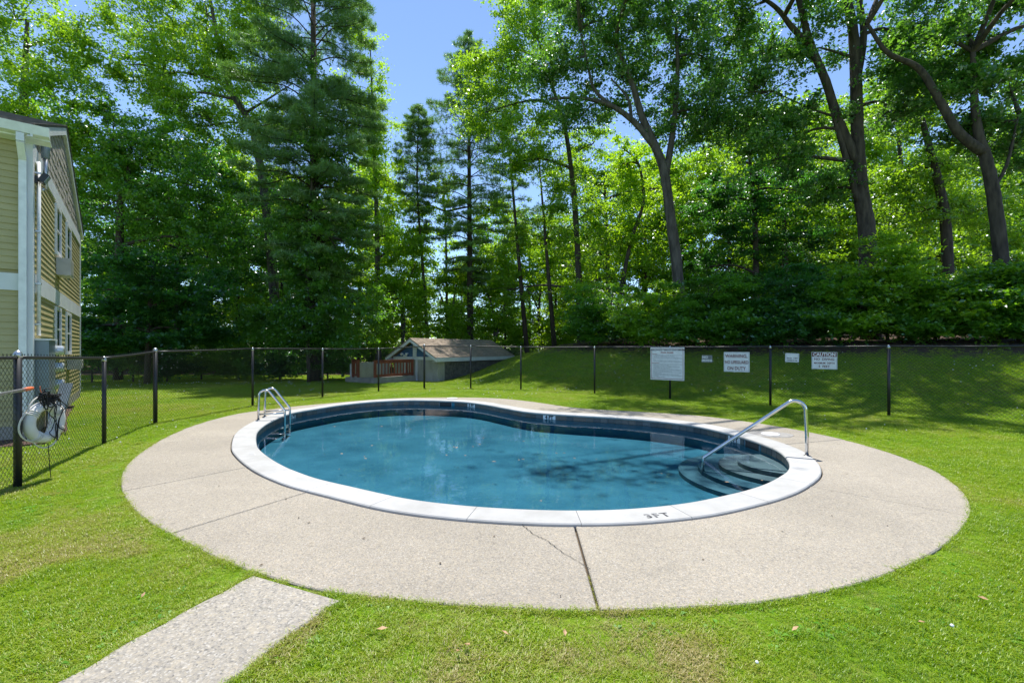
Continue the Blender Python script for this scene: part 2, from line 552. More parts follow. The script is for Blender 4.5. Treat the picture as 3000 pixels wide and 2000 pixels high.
def tile_material():
    m, t, b = newmat('slate_tile')
    oi = t.nodes.new('ShaderNodeObjectInfo')
    co = obj_co(t)
    c1 = ramp(t, [(0.0, (0.055, 0.065, 0.075)), (0.35, (0.10, 0.095, 0.09)), (0.65, (0.14, 0.105, 0.085)), (1.0, (0.10, 0.12, 0.135))], oi.outputs['Random'])
    c = mixc(t, 0.5, c1, ramp(t, [(0.3, (0.5, 0.5, 0.5)), (0.7, (1.4, 1.35, 1.3))], noise(t, co, 30, 5, 0.7)), 'MULTIPLY')
    t.links.new(c, b.inputs['Base Color'])
    b.inputs['Roughness'].default_value = 0.35
    return m
M['tile'] = tile_material()

def water_material():
    m = bpy.data.materials.new('pool_water')
    m.use_nodes = True
    t = m.node_tree
    t.nodes.clear()
    out = t.nodes.new('ShaderNodeOutputMaterial')
    co = obj_co(t)
    n = noise(t, co, 2.2, 3, 0.55)
    n2 = noise(t, co, 14.0, 2, 0.5)
    ad = N(t, 'ShaderNodeMath', operation='MULTIPLY_ADD'); t.links.new(n2, ad.inputs[0]); ad.inputs[1].default_value = 0.12; t.links.new(n, ad.inputs[2])
    bp = N(t, 'ShaderNodeBump', Strength=0.16, Distance=0.02); t.links.new(ad.outputs[0], bp.inputs['Height'])
    fr = N(t, 'ShaderNodeFresnel', IOR=1.26); t.links.new(bp.outputs[0], fr.inputs['Normal'])
    tr = t.nodes.new('ShaderNodeBsdfTransparent'); tr.inputs[0].default_value = (0.80, 0.95, 0.98, 1)
    gl = t.nodes.new('ShaderNodeBsdfGlossy'); gl.inputs['Roughness'].default_value = 0.015
    t.links.new(bp.outputs[0], gl.inputs['Normal'])
    mx = t.nodes.new('ShaderNodeMixShader')
    t.links.new(fr.outputs[0], mx.inputs[0]); t.links.new(tr.outputs[0], mx.inputs[1]); t.links.new(gl.outputs[0], mx.inputs[2])
    t.links.new(mx.outputs[0], out.inputs[0])
    return m
M['water'] = water_material()

def inst_leaf(name, stops, trans, tmix=0.4):
    m = bpy.data.materials.new(name)
    m.use_nodes = True
    t = m.node_tree
    t.nodes.clear()
    out = t.nodes.new('ShaderNodeOutputMaterial')
    a = N(t, 'ShaderNodeAttribute', attribute_name='tint', attribute_type='INSTANCER')
    a2 = N(t, 'ShaderNodeAttribute', attribute_name='blade')
    mm = N(t, 'ShaderNodeMath', operation='MULTIPLY_ADD'); t.links.new(a2.outputs['Fac'], mm.inputs[0]); mm.inputs[1].default_value = 0.45; t.links.new(a.outputs['Fac'], mm.inputs[2])
    c = ramp(t, stops, mm.outputs[0])
    d = t.nodes.new('ShaderNodeBsdfDiffuse'); t.links.new(c, d.inputs[0])
    tl = t.nodes.new('ShaderNodeBsdfTranslucent'); t.links.new(mixc(t, 0.4, c, trans), tl.inputs[0])
    mx = t.nodes.new('ShaderNodeMixShader'); mx.inputs[0].default_value = tmix
    t.links.new(d.outputs[0], mx.inputs[1]); t.links.new(tl.outputs[0], mx.inputs[2])
    g = t.nodes.new('ShaderNodeBsdfGlossy'); g.inputs['Roughness'].default_value = 0.45
    mx2 = t.nodes.new('ShaderNodeMixShader'); mx2.inputs[0].default_value = 0.05
    t.links.new(mx.outputs[0], mx2.inputs[1]); t.links.new(g.outputs[0], mx2.inputs[2])
    t.links.new(mx2.outputs[0], out.inputs[0])
    return m
M['blade'] = inst_leaf('grass_blade', [(0.0, (0.070, 0.180, 0.005)), (0.32, (0.205, 0.350, 0.006)), (0.60, (0.365, 0.455, 0.010)), (0.82, (0.37, 0.34, 0.07)), (1.0, (0.50, 0.39, 0.17))], (0.48, 0.80, 0.006), 0.44)
M['weed'] = inst_leaf('weed_leaf', [(0.0, (0.05, 0.20, 0.008)), (1.0, (0.15, 0.36, 0.012))], (0.26, 0.62, 0.01), 0.4)

# ------------------------------------------------------------------ pool and deck outlines
INNER_PX = [(754,1305),(769,1322),(799,1344),(841,1367),(884,1384),(932,1400),(1043,1425.5),(1200,1459),(1370,1478.7),(1540,1489),(1680,1492),(1837,1488),(2008,1471),(2129,1447),(2187,1433),(2244,1414),(2287,1391),(2307,1377),(2313,1362),(2307,1344),(2281.6,1319),(2244,1302),(2187,1282),(2101,1259),(2015,1242),(1900,1229),(1780,1220),(1678,1214.5),(1576,1208),(1525,1202),(1474,1193),(1406,1181),(1338,1174.4),(1202,1171),(1100,1175),(1011,1183.5),(926,1196),(858,1207.6),(824,1219),(786,1237),(762.7,1254),(752,1269)]
OUTER_PX = [(357,1434),(375,1468),(405,1502),(448,1532),(503,1564),(575,1600),(660,1642),(745,1672),(830,1697.6),(915,1721),(1000,1736),(1150,1750),(1327,1768),(1497,1778),(1625,1782.6),(1774,1785),(1838,1784),(2008,1776),(2200,1766),(2423,1728),(2551,1696),(2678,1645),(2768,1594),(2825,1537),(2846,1492),(2827,1443),(2797,1416.5),(2735,1374),(2659,1344),(2582,1317),(2468,1286),(2353,1261.5),(2276,1248),(2207,1237),(2058,1218),(1939,1209),(1850,1204),(1729,1197.5),(1661,1191),(1610,1183),(1542,1173.7),(1474,1167),(1406,1164),(1304,1163.5),(1150,1166),(969,1180),(858,1190),(777,1200),(701,1210),(580,1241),(491,1277),(424,1317),(384,1348),(359,1380),(355,1411)]
ZC = 0.02            # top of the coping
ZWATER = -0.115
ZFLOOR = -0.41
NC = 540
INN = closed_curve([at(x, y, ZC) for x, y in INNER_PX], NC)
OUT = closed_curve([at(x, y, 0) for x, y in OUTER_PX], NC)
def area(C):
    return 0.5 * np.sum(C[:, 0] * np.roll(C[:, 1], -1) - np.roll(C[:, 0], -1) * C[:, 1])
assert area(INN) > 0 and area(OUT) > 0
COPW = 0.335
COPO = offset_curve(INN, COPW)

def near_idx(C, p):
    return int(np.argmin(np.sum((C - np.array([p[0], p[1]])) ** 2, axis=1)))

# ------------------------------------------------------------------ ground
HOUSE_C = Vector((-8.11, 7.66, 0.0))
D1 = Vector((-0.637, 0.771, 0)); D1.normalize()      # along the gable wall
D2 = Vector((-D1.y, D1.x, 0))                        # along the front wall, away to the side
D2 = Vector((-0.771, -0.637, 0)).normalized()
NG = -D2                                             # outward normal of the gable wall
NF = -D1                                             # outward normal of the front wall

def litter_at(x, y):
    d = (x + 1.6) * 0.578 + (y - 17.4) * 0.816
    s = (x + 1.6) * 0.816 - (y - 17.4) * 0.578
    l = sst(4.2 - .5 * sst(3, 9, s), 7.4, d) * sst(-3.5, 1.0, s)
    l = np.maximum(l, sst(27.5, 29.5, y) * (s < 0))
    l = np.maximum(l, sst(22.0, 24.0, y) * sst(-9.5, -11.5, x) * 0)
    return l

def build_ground():
    nA = 270
    idx = np.linspace(0, NC, nA, endpoint=False).astype(int)
    ring0 = OUT[idx]
    cen = np.array([-0.6, 8.2])
    rel = ring0 - cen
    rad = np.linalg.norm(rel, axis=1)
    dirs = rel / rad[:, None]
    layers = [-0.06, -0.008, 0.12, 0.3, 0.6, 1.0, 1.5, 2, 2.5, 3, 3.5, 4, 4.6, 5.2, 5.8, 6.4, 7, 7.6, 8.2, 9, 10, 11, 12, 13, 14, 15, 16.5, 18, 20, 22, 25, 29, 34, 42, 55, 80, 130, 240]
    V, fac = [], []
    lit = []
    for li, a in enumerate(layers):
        P = cen + dirs * (rad + a)[:, None]
        z = gh(P[:, 0], P[:, 1]) - 0.03
        if a <= 0.12: z = np.full(nA, -0.018 if a > -0.02 else -0.06)
        fade = sst(45, 120, np.linalg.norm(P, axis=1))
        z = z * (1 - fade) + fade * 0.0
        V += [(P[i, 0], P[i, 1], z[i]) for i in range(nA)]
        lit.append(litter_at(P[:, 0], P[:, 1]))
    for li in range(len(layers) - 1):
        for i in range(nA):
            j = (i + 1) % nA
            fac.append((li * nA + i, (li + 1) * nA + i, (li + 1) * nA + j, li * nA + j))
    me = bpy.data.meshes.new('ground')
    me.from_pydata(V, [], fac)
    a = me.attributes.new('litter', 'FLOAT', 'POINT')
    a.data.foreach_set('value', np.concatenate(lit).astype(np.float32))
    o = link('ground', me, M['lawn'], None, True)
    me.update()
    tag(o, kind='structure')
    if me.polygons[len(me.polygons) // 2].normal.z < 0: me.flip_normals()
build_ground()

# ------------------------------------------------------------------ deck
deck = tag(empty('pool_deck'), kind='structure')
def strip_solid(name, A, B, z0, z1, mat, parent, bevel=0.008):
    """solid between the two open polylines A (inner) and B (outer)"""
    n = len(A)
    vs_, fs_ = [], []
    def ring(P, Q, z):
        return [(p[0], p[1], z) for p in P] + [(q[0], q[1], z) for q in reversed(Q)]
    loop_t = ring(A, B, z1)
    loop_b = ring(A, B, z0)
    # chamfered rim: an inset copy of the outline on top
    Lc = np.array([(p[0], p[1]) for p in loop_t])
    if area(Lc) < 0: sgn = 1
    else: sgn = -1
    Li = offset_curve(Lc, sgn * bevel)
    m = len(loop_t)
    vs_ = loop_b + [(p[0], p[1], z1 - bevel) for p in loop_t] + [(q[0], q[1], z1) for q in Li]
    for i in range(m):
        j = (i + 1) % m
        fs_.append((i, j, m + j, m + i))
        fs_.append((m + i, m + j, 2 * m + j, 2 * m + i))
    for i in range(n - 1):
        fs_.append((2 * m + i, 2 * m + i + 1, 2 * m + m - 2 - i, 2 * m + m - 1 - i))
    b = MB(); b.add(vs_, fs_)
    me = b.mesh(name)
    bm = bmesh.new(); bm.from_mesh(me); bmesh.ops.recalc_face_normals(bm, faces=bm.faces); bm.to_mesh(me); bm.free()
    return link(name, me, mat, parent)

def arc_pts(C, i0, i1, n):
    """n points along the closed curve from index i0 to i1 (forwards)"""
    m = len(C)
    if i1 <= i0: i1 += m
    u = np.linspace(i0, i1, n)
    k = np.floor(u).astype(int)
    f = (u - k)[:, None]
    return C[k % m] * (1 - f) + C[(k + 1) % m] * f

JO = [((450,1300),(697,1274),.010), ((357,1437),(727,1368),.010), ((500,1562),(907,1440),.014), ((1765,1784),(1691,1536),.017), ((2844,1514),(2372,1422),.010), ((2466,1286),(2335,1300),.010), ((1939,1210),(1890,1222),.010), ((1634,1187),(1515,1194),.012)]
DECKI = offset_curve(COPO, 0.012)
jo = [(near_idx(OUT, at(*o_)), near_idx(DECKI, at(*i_)), g) for o_, i_, g in JO]
jo.sort(key=lambda t: t[0])
jo_i = sorted(range(len(jo)), key=lambda k: jo[k][1])
for k in range(len(jo)):
    o0, i0, g0 = jo[k]
    o1, i1, g1 = jo[(k + 1) % len(jo)]
    n = 60
    A = arc_pts(DECKI, i0, i1, n)
    B = arc_pts(OUT, o0, o1, n)
    # leave half of each joint open
    def pull(P, Q, g):
        d = Q - P
        return P + d / (np.linalg.norm(d) + 1e-9) * g / 2
    A[0] = pull(A[0], A[1], g0); B[0] = pull(B[0], B[1], g0)
    A[-1] = pull(A[-1], A[-2], g1); B[-1] = pull(B[-1], B[-2], g1)
    s = strip_solid('slab', A, B, -0.10, 0.0, M['deck'], deck)
    s.location.z = random.uniform(-0.003, 0.003)
# soil under the slabs, seen in the joints
bed = MB()
A = offset_curve(INN, 0.10); B = offset_curve(OUT, -0.03)
for i in range(NC):
    j = (i + 1) % NC
bed.add([(p[0], p[1], -0.045) for p in A] + [(p[0], p[1], -0.045) for p in B], [(i, (i + 1) % NC, NC + (i + 1) % NC, NC + i) for i in range(NC)])
bo = bed.build('bedding', M['soil'], deck); bo.data.flip_normals()
# the crack running from the coping to the wide joint
def crack(pts, wdt):
    P = [at(*p) for p in pts]
    Q = []
    for a, b in zip(P[:-1], P[1:]):
        for k in range(7):
            t = k / 7
            q = a.lerp(b, t)
            q += Vector((random.uniform(-.008, .008), random.uniform(-.008, .008), 0)) if k else Vector()
            Q.append(q)
    Q.append(P[-1])
    vs_, fs_ = [], []
    for i, q in enumerate(Q):
        t = (Q[min(i + 1, len(Q) - 1)] - Q[max(0, i - 1)]).normalized()
        n = Vector((t.y, -t.x, 0))
        ww = wdt * random.uniform(.6, 1.2)
        vs_ += [q + n * ww + Vector((0, 0, .0045)), q - n * ww + Vector((0, 0, .0045))]
    for i in range(len(Q) - 1):
        fs_.append((2 * i, 2 * i + 1, 2 * i + 3, 2 * i + 2))
    b = MB(); b.add(vs_, fs_)
    return b.build('crack', M['crack'], deck)
crack([(1529.5,1534),(1561,1564),(1604,1583),(1646,1617),(1731,1666.6)], .0024)
crack([(2395,1283),(2330,1279),(2265,1264)], .003)
# skimmer lids let into the deck
def skimmer_lid(px, py, r, label, patch=True):
    c = at(px, py)
    t = thing('skimmer_hatch', label, 'lid', (c.x, c.y, 0), group='skimmer lids in the deck')
    m = MB()
    m.lathe((0, 0, 0.005), [(r, 0.0), (r, .008), (r * .93, .012), (r * .3, .013), (.001, .013)], 28)
    m.build('disc', M['grey_lid'], t)
    if patch:
        m = MB()
        pts = []
        for k in range(28):
            a = 2 * math.pi * k / 28
            pts.append((math.cos(a) * r * 2.0 * (1.12 + .2 * abs(math.cos(2 * a))), math.sin(a) * r * 1.7 * (1.1 + .16 * abs(math.sin(a * 2)))))
        m.prism(pts, 0.0006, 0.0050)
        m.build('patch', M['patch'], t)
    return t
skimmer_lid(2257, 1272, .145, 'round white skimmer lid set in a dark grey patch behind the handrail')
skimmer_lid(1325, 1167, .16, 'round white skimmer lid on the narrow far deck in front of the shed', False)

# path
PATH_PX_L = [(745,1684),(409,1859),(165,2000)]
PATH_PX_R = [(998,1757),(958,1778),(873,1838),(779,1906),(656,2000)]
Lp = [at(*p) for p in PATH_PX_L]; Rp = [at(*p) for p in PATH_PX_R]
Lp.append(Lp[-1] + (Lp[-1] - Lp[0]).normalized() * 3.4)
Rp.append(Rp[-1] + (Rp[-1] - Rp[0]).normalized() * 3.4)
def resamp(P, n):
    s = [0]
    for a, b in zip(P[:-1], P[1:]): s.append(s[-1] + (b - a).length)
    u = np.linspace(0, s[-1], n)
    return np.stack([np.interp(u, s, [p.x for p in P]), np.interp(u, s, [p.y for p in P])], 1)
LA, RB = resamp(Lp, 40), resamp(Rp, 40)
RB[1:-1] += RS.normal(0, .010, (38, 2)); LA[1:-1] += RS.normal(0, .006, (38, 2))
# the near end of the path follows the deck's edge
path = strip_solid('path', LA, RB, -0.11, 0.001, M['path'], None, .010)
tag(path, kind='structure')
PATH_POLY = [tuple(p) for p in LA] + [tuple(p) for p in RB[::-1]]

# ------------------------------------------------------------------ pool
pool = thing('swimming_pool', 'kidney shaped in-ground pool with white coping and slate waterline tiles', 'swimming pool')
def coping_stone(i0, i1):
    n = max(6, int((i1 - i0) * 1.2))
    prof = [(COPW, -0.08), (COPW, ZC - .010), (COPW - .010, ZC), (0.03, ZC), (0.012, ZC - .004), (0.003, ZC - .013), (0.0, ZC - .026), (0.006, ZC - .040), (0.016, ZC - .046), (0.05, ZC - .047), (0.05, -0.08)]
    u = np.linspace(i0 + .04, i1 - .04, n)
    k = np.floor(u).astype(int); f = (u - k)[:, None]
    m = NC
    P = INN[k % m] * (1 - f) + INN[(k + 1) % m] * f
    Q = COPO[k % m] * (1 - f) + COPO[(k + 1) % m] * f
    Nn = (Q - P) / COPW
    vs_, fs_ = [], []
    for i in range(n):
        for d, z in prof:
            q = P[i] + Nn[i] * d
            vs_.append((q[0], q[1], z))
    w_ = len(prof)
    for i in range(n - 1):
        for j in range(w_):
            j2 = (j + 1) % w_
            fs_.append((i * w_ + j, i * w_ + j2, (i + 1) * w_ + j2, (i + 1) * w_ + j))
    fs_.append(tuple(range(w_))); fs_.append(tuple((n - 1) * w_ + j for j in range(w_ - 1, -1, -1)))
    b = MB(); b.add(vs_, fs_)
    me = b.mesh('coping_stone')
    bm = bmesh.new(); bm.from_mesh(me); bmesh.ops.recalc_face_normals(bm, faces=bm.faces); bm.to_mesh(me); bm.free()
    return link('coping_stone', me, M['coping'], pool)
per = float(np.sum(np.linalg.norm(np.roll(INN, -1, 0) - INN, axis=1)))
ia = near_idx(INN, at(1680, 1492, ZC))
NST = 30
ST = NC / NST
stones = []
for k in range(NST):
    o = coping_stone(ia + k * ST, ia + (k + 1) * ST)
    stones.append((ia + k * ST, ia + (k + 1) * ST, o))

# shell: wall under the coping and the floor
WALL = offset_curve(INN, 0.035)
b = MB()
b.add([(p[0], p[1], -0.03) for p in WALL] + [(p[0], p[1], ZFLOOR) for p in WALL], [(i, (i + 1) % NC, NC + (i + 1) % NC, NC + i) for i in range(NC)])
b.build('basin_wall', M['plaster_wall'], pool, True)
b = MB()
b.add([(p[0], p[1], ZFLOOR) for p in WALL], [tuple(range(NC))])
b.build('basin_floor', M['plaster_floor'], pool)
# tiles
perW = float(np.sum(np.linalg.norm(np.roll(WALL, -1, 0) - WALL, axis=1)))
NT = int(perW / 0.152)
TILEL = perW / NT
tm = MB(); tm.box((0, 0, 0), (TILEL - .006, .012, .10))
tile_me = tm.mesh('tile'); tile_me.materials.append(M['tile'])
SK1 = near_idx(WALL, at(1297, 1177, 0)); SK2 = near_idx(WALL, at(2175, 1290, 0))
def wall_frame(u):
    k = int(math.floor(u)) % NC; f = u - math.floor(u)
    p = WALL[k] * (1 - f) + WALL[(k + 1) % NC] * f
    a, b_ = WALL[(k - 1) % NC], WALL[(k + 2) % NC]
    tt = (b_ - a) / np.linalg.norm(b_ - a)
    return p, tt
for k in range(NT):
    u = k * NC / NT
    p, tt = wall_frame(u)
    if min(abs(u - SK1), NC - abs(u - SK1)) < 4.2 or min(abs(u - SK2), NC - abs(u - SK2)) < 4.2: continue
    o = bpy.data.objects.new('tile', tile_me); COL.objects.link(o); o.parent = pool
    nrm = np.array([-tt[1], tt[0]])
    o.location = (p[0] + nrm[0] * .004, p[1] + nrm[1] * .004, -.078 + random.uniform(-.001, .001))
    o.rotation_euler = (0, 0, math.atan2(tt[1], tt[0]))
for sk in (SK1, SK2):
    p, tt = wall_frame(sk)
    nrm = np.array([-tt[1], tt[0]])
    rz = math.atan2(tt[1], tt[0])
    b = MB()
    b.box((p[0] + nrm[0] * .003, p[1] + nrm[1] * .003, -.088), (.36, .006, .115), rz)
    o = b.build('skimmer_shade_panel', M['ink_black'], pool)  # flat black panel: the shade inside the skimmer mouth put into its colour
    b = MB()
    c0 = Vector((p[0] + nrm[0] * .008, p[1] + nrm[1] * .008, -.088))
    tx = Vector((tt[0], tt[1], 0))
    for dx, dz, sx, sz in ((0, .062, .40, .012), (-.19, 0, .015, .118), (.19, 0, .015, .118)):
        b.box(c0 + tx * dx + Vector((0, 0, dz)), (sx, .012, sz), rz)
    b.build('frame', M['grey_metal'], o)

# entry steps, four curved treads in the shallow corner
SC = Vector((3.93, 6.58, 0))
for r_, z_, mt in ((0.60, -0.170, 'plaster_step'), (0.86, -0.230, 'plaster_step'), (1.15, -0.290, 'plaster_step_tinted'), (1.43, -0.350, 'plaster_step_tinted')):
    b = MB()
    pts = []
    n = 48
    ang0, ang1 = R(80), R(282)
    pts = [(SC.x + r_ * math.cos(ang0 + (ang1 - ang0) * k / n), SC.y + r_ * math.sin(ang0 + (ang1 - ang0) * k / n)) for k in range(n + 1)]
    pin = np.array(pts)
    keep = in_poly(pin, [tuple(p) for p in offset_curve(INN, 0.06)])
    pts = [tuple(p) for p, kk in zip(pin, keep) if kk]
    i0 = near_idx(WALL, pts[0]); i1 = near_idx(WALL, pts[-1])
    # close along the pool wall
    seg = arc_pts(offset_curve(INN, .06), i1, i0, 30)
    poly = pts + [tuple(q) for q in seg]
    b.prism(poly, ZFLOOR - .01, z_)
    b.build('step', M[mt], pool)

# water
b = MB()
WS = offset_curve(INN, 0.03)
b.add([(p[0], p[1], ZWATER) for p in WS], [tuple(range(NC))])
wat = b.build('water', M['water'])
tag(wat, kind='structure')

# lettering --------------------------------------------------------------
def text_mesh(body, size, bold=0.0, extrude=0.0, align='CENTER', sx=1.0):
    c = bpy.data.curves.new('lettering', 'FONT')
    c.body = body
    c.size = size
    c.align_x = align
    c.align_y = 'CENTER'
    c.offset = bold
    c.extrude = extrude
    c.resolution_u = 3
    o = bpy.data.objects.new('lettering', c)
    COL.objects.link(o)
    dg = bpy.context.evaluated_depsgraph_get()
    me = bpy.data.meshes.new_from_object(o.evaluated_get(dg))
    bpy.data.objects.remove(o)
    bpy.data.curves.remove(c)
    if sx != 1.0:
        for v in me.vertices: v.co.x *= sx
    return me

def lay_text(name, me, mat, parent, origin, ex, ey):
    """text with its x along ex and its y along ey (unit vectors)"""
    ex = Vector(ex).normalized(); ey = Vector(ey).normalized()
    ez = ex.cross(ey)
    Mx = Matrix((ex, ey, ez)).transposed()
    for v in me.vertices: v.co = Mx @ v.co + Vector(origin)
    me.update()
    return link(name, me, mat, parent)

def stone_of(u):
    for a, b_, o in stones:
        x = (u - a) % NC
        if x < (b_ - a): return o
    return pool
# stencilled depth on the near coping
c3 = at(1922, 1507, ZC)
k = near_idx(INN, c3)
t3 = INN[(k + 4) % NC] - INN[(k - 4) % NC]; t3 = Vector((t3[0], t3[1], 0)).normalized()
n3 = Vector((-t3.y, t3.x, 0))
st = stone_of(k)
for ch, dx, mt in (('3', -.085, 'stencil'), ('F', -.010, 'stencil'), ('T', .078, 'stencil')):
    lay_text('depth_lettering', text_mesh(ch, .125, .004), M[mt], st, c3 + t3 * dx + Vector((0, 0, .0015)) - n3 * .02, t3, n3)
c4 = at(737, 1330, ZC)
k = near_idx(INN, c4)
t4 = INN[(k + 4) % NC] - INN[(k - 4) % NC]; t4 = Vector((t4[0], t4[1], 0)).normalized()
lay_text('depth_lettering', text_mesh('5 FT', .10, .002), M['stencil_faint'], stone_of(k), c4 + Vector((0, 0, .0015)), t4, Vector((-t4.y, t4.x, 0)))
# depth marks on the tile band
for px, py, s_ in ((1380, 1186, '5 FT'), (1600, 1222, '4 FT'), (2112, 1281, '3 FT'), (868, 1216, '5 FT')):
    g = near_idx(WALL, at(px, py - 6, 0))
    p, tt = wall_frame(g)
    nrm = Vector((-tt[1], tt[0], 0)); tx = Vector((tt[0], tt[1], 0))
    c = Vector((p[0], p[1], -.078)) + nrm * .012
    b = MB(); b.box(c, (.30 if s_ != '5 FT' else .28, .008, .092), math.atan2(tt[1], tt[0]))
    o = b.build('depth_marker', M['white_vinyl'], pool)
    lay_text('depth_lettering', text_mesh(s_, .105, .006), M['ink_black'], o, c + nrm * .006, -tx, Vector((0, 0, 1)))

# ladder and handrail ----------------------------------------------------
def arcpath(a, b, c, r, n=7):
    """corner a-b-c rounded with radius r"""
    a, b, c = Vector(a), Vector(b), Vector(c)
    u = (a - b).normalized(); v = (c - b).normalized()
    ang = u.angle(v)
    d = min(r / math.tan(ang / 2), (a - b).length * .49, (c - b).length * .49)
    rr = d * math.tan(ang / 2)
    cen = b + (u + v).normalized() * (rr / math.sin(ang / 2))
    p0, p1 = b + u * d, b + v * d
    out = []
    for k in range(n + 1):
        t = k / n
        q = (p0 - cen).lerp(p1 - cen, t).normalized() * rr + cen
        out.append(q)
    return out

lad = thing('pool_ladder', 'stainless steel two rail pool ladder dropping into the water by the fence corner', 'ladder')
LN = Vector((.97, .24, 0)).normalized()
bases = [at(757, 1232), at(778, 1222)]
LT = Vector((bases[1].x - bases[0].x, bases[1].y - bases[0].y, 0)).normalized()
LT = Vector((-LN.y, LN.x, 0))
bases[1] = bases[0] + LT * .46
for bs in bases:
    a0 = bs.copy()
    top = bs + Vector((0, 0, .86)) + LN * .015
    kink = bs + LN * .50 + Vector((0, 0, .20))
    bot = bs + LN * .50 + Vector((0, 0, -.38))
    P = [a0, bs + Vector((0, 0, .3))]
    P += arcpath(a0, top, kink, .115, 10)
    P += arcpath(top, kink, bot, .15, 6)
    P += [bot]
    b = MB(); b.tube(P, .023, 12)
    rl = b.build('rail', M['steel'], lad, True)
    b = MB(); b.tube([bs + Vector((0, 0, .13)), bs + LN * .50 + Vector((0, 0, .145))], .016, 10)
    b.build('crossbar', M['steel'], lad, True)
    b = MB(); b.lathe(bs, [(.055, 0.0), (.055, .008), (.032, .022), (.026, .024)], 18)
    b.build('flange', M['chrome_dark'], lad, True)
for z in (-.20, -.33):
    b = MB()
    c = bases[0].lerp(bases[1], .5) + LN * .47 + Vector((0, 0, z))
    b.box(c, (.10, .46, .03), math.atan2(LN.y, LN.x))
    b.build('tread', M['plaster_step'], lad)

hr = thing('pool_handrail', 'single bent stainless steel handrail over the curved pool steps', 'handrail')
hb = at(2364, 1338)
he = Vector((2.80, 6.66, -.10))
ht = hb + Vector((-.02, .01, .90))
P = [hb, hb + Vector((0, 0, .3))] + arcpath(hb, ht, he, .13, 12)
P += arcpath(ht, he, he + Vector((-.01, 0, -.25)), .03, 5) + [he + Vector((-.01, 0, -.21))]
b = MB(); b.tube(P, .0245, 14)
b.build('rail', M['steel'], hr, True)
b = MB(); b.lathe(hb, [(.062, 0.0), (.062, .008), (.034, .024), (.028, .026)], 20)
b.build('flange', M['chrome_dark'], hr, True)

# leaves floating on the water ------------------------------------------
lm = MB()
lm.add([(-.045, 0, 0), (0, .022, .006), (.045, 0, .004), (0, -.022, .003)], [(0, 3, 2, 1)])
leaf_me = lm.mesh('fallen_leaf'); leaf_me.materials.append(M['tan_leaf']); leaf_me.flip_normals()
LEAFPX = [(1416,1283),(1330,1309),(1338,1311),(1386,1308),(1405,1302),(1447,1352),(1520,1347),(1532,1345),(1590,1327),(1630,1327),(1653,1327),(1628,1299),(1683,1342),(1747,1346),(1118,1249),(1203,1257),(997,1272),(996,1290),(1090,1305),(1001,1329),(1068,1337),(1071,1343),(994,1374),(980,1249),(1938,1387),(2130,1412),(2232,1407),(1585,1467),(1363,1334),(1308,1333),(1534,1292)]
for px, py in LEAFPX:
    p = at(px, py, ZWATER)
    o = bpy.data.objects.new('fallen_leaf', leaf_me); COL.objects.link(o)
    o.location = (p.x, p.y, ZWATER + .003)
    o.rotation_euler = (0, 0, random.uniform(0, 6.3))
    s = random.uniform(.35, .8); o.scale = (s, s, s)
    tag(o, 'small tan fallen leaf floating on the blue pool water', 'leaf', 'fallen leaves floating on the pool')

DEBPX = [(1448,1571),(1642,1746),(2405,1494),(2437,1511),(838,1462),(875,1517),(642,1424),(709,1421),(1066,1577),(1071,1561),(905,1530),(766,1655),(2292,1557),(2481,1389),(2437,1440),(2060,1640),(1290,1650),(2600,1540),(560,1480)]
M['dark_leaf'] = varied('dark_dry_leaf', (0.03, 0.025, 0.018), (0.12, 0.075, 0.04), 30, 0.8)
dl_me = leaf_me.copy(); dl_me.materials.clear(); dl_me.materials.append(M['dark_leaf'])
for px, py in DEBPX:
    p = at(px, py)
    o = bpy.data.objects.new('dry_leaf', dl_me); COL.objects.link(o)
    o.location = (p.x, p.y, .004); o.rotation_euler = (0, 0, random.uniform(0, 6.3))
    s_ = random.uniform(.18, .42); o.scale = (s_, s_, s_ * 2)
    tag(o, 'tiny dark dry leaf lying on the pale concrete deck', 'leaf', 'dry leaves scattered on the deck')

LAWNPX = [(1340,1915),(1368,1898),(1655,1862),(1480,1862),(96,1878),(2560,1880),(2700,1830),(420,1750),(2330,1850),(1120,1850),(2880,1760)]
for px, py in LAWNPX:
    p = at(px, py)
    o = bpy.data.objects.new('dry_leaf', leaf_me); COL.objects.link(o)
    o.location = (p.x, p.y, .018); o.rotation_euler = (random.uniform(-.4, .4), random.uniform(-.4, .4), random.uniform(0, 6.3))
    s_ = random.uniform(.4, .75); o.scale = (s_, s_, s_ * 2)
    tag(o, 'curled tan dry leaf lying in the front lawn grass', 'leaf', 'dry leaves lying on the front lawn')

# ------------------------------------------------------------------ fence
FP = [(52,1420,1047),(305,1297,1049),(455,1236,1030),(740,1186,1021),(945,1161,1022),(1109,1142,1021),(1243,1132,1014),(1379,1136,1013),(1526,1140,1016),(1742,1151,1016),(1963,1166,1016),(2257,1186,1015),(2604,1216,1014)]
fpts = []
p0 = at(52, 1420); p1 = at(305, 1297)
d = (p0 - p1).normalized()
fpts.append((p0 + d * 5.0, 1.42)); fpts.append((p0 + d * 2.5, 1.42))
for px, py, ty in FP:
    p = at(px, py)
    fpts.append((p, EYE - (ty - HOR) / F * p.y))
pe = fpts[-1][0]; pd = (pe - fpts[-2][0]).normalized()
for k in range(1, 5):
    fpts.append((pe + pd * 2.6 * k + Vector((0, -.12 * k * k * .3, 0)), 1.55))
fence = thing('chain_link_fence', 'black chain link fence with pipe posts enclosing the pool lawn', 'fence')
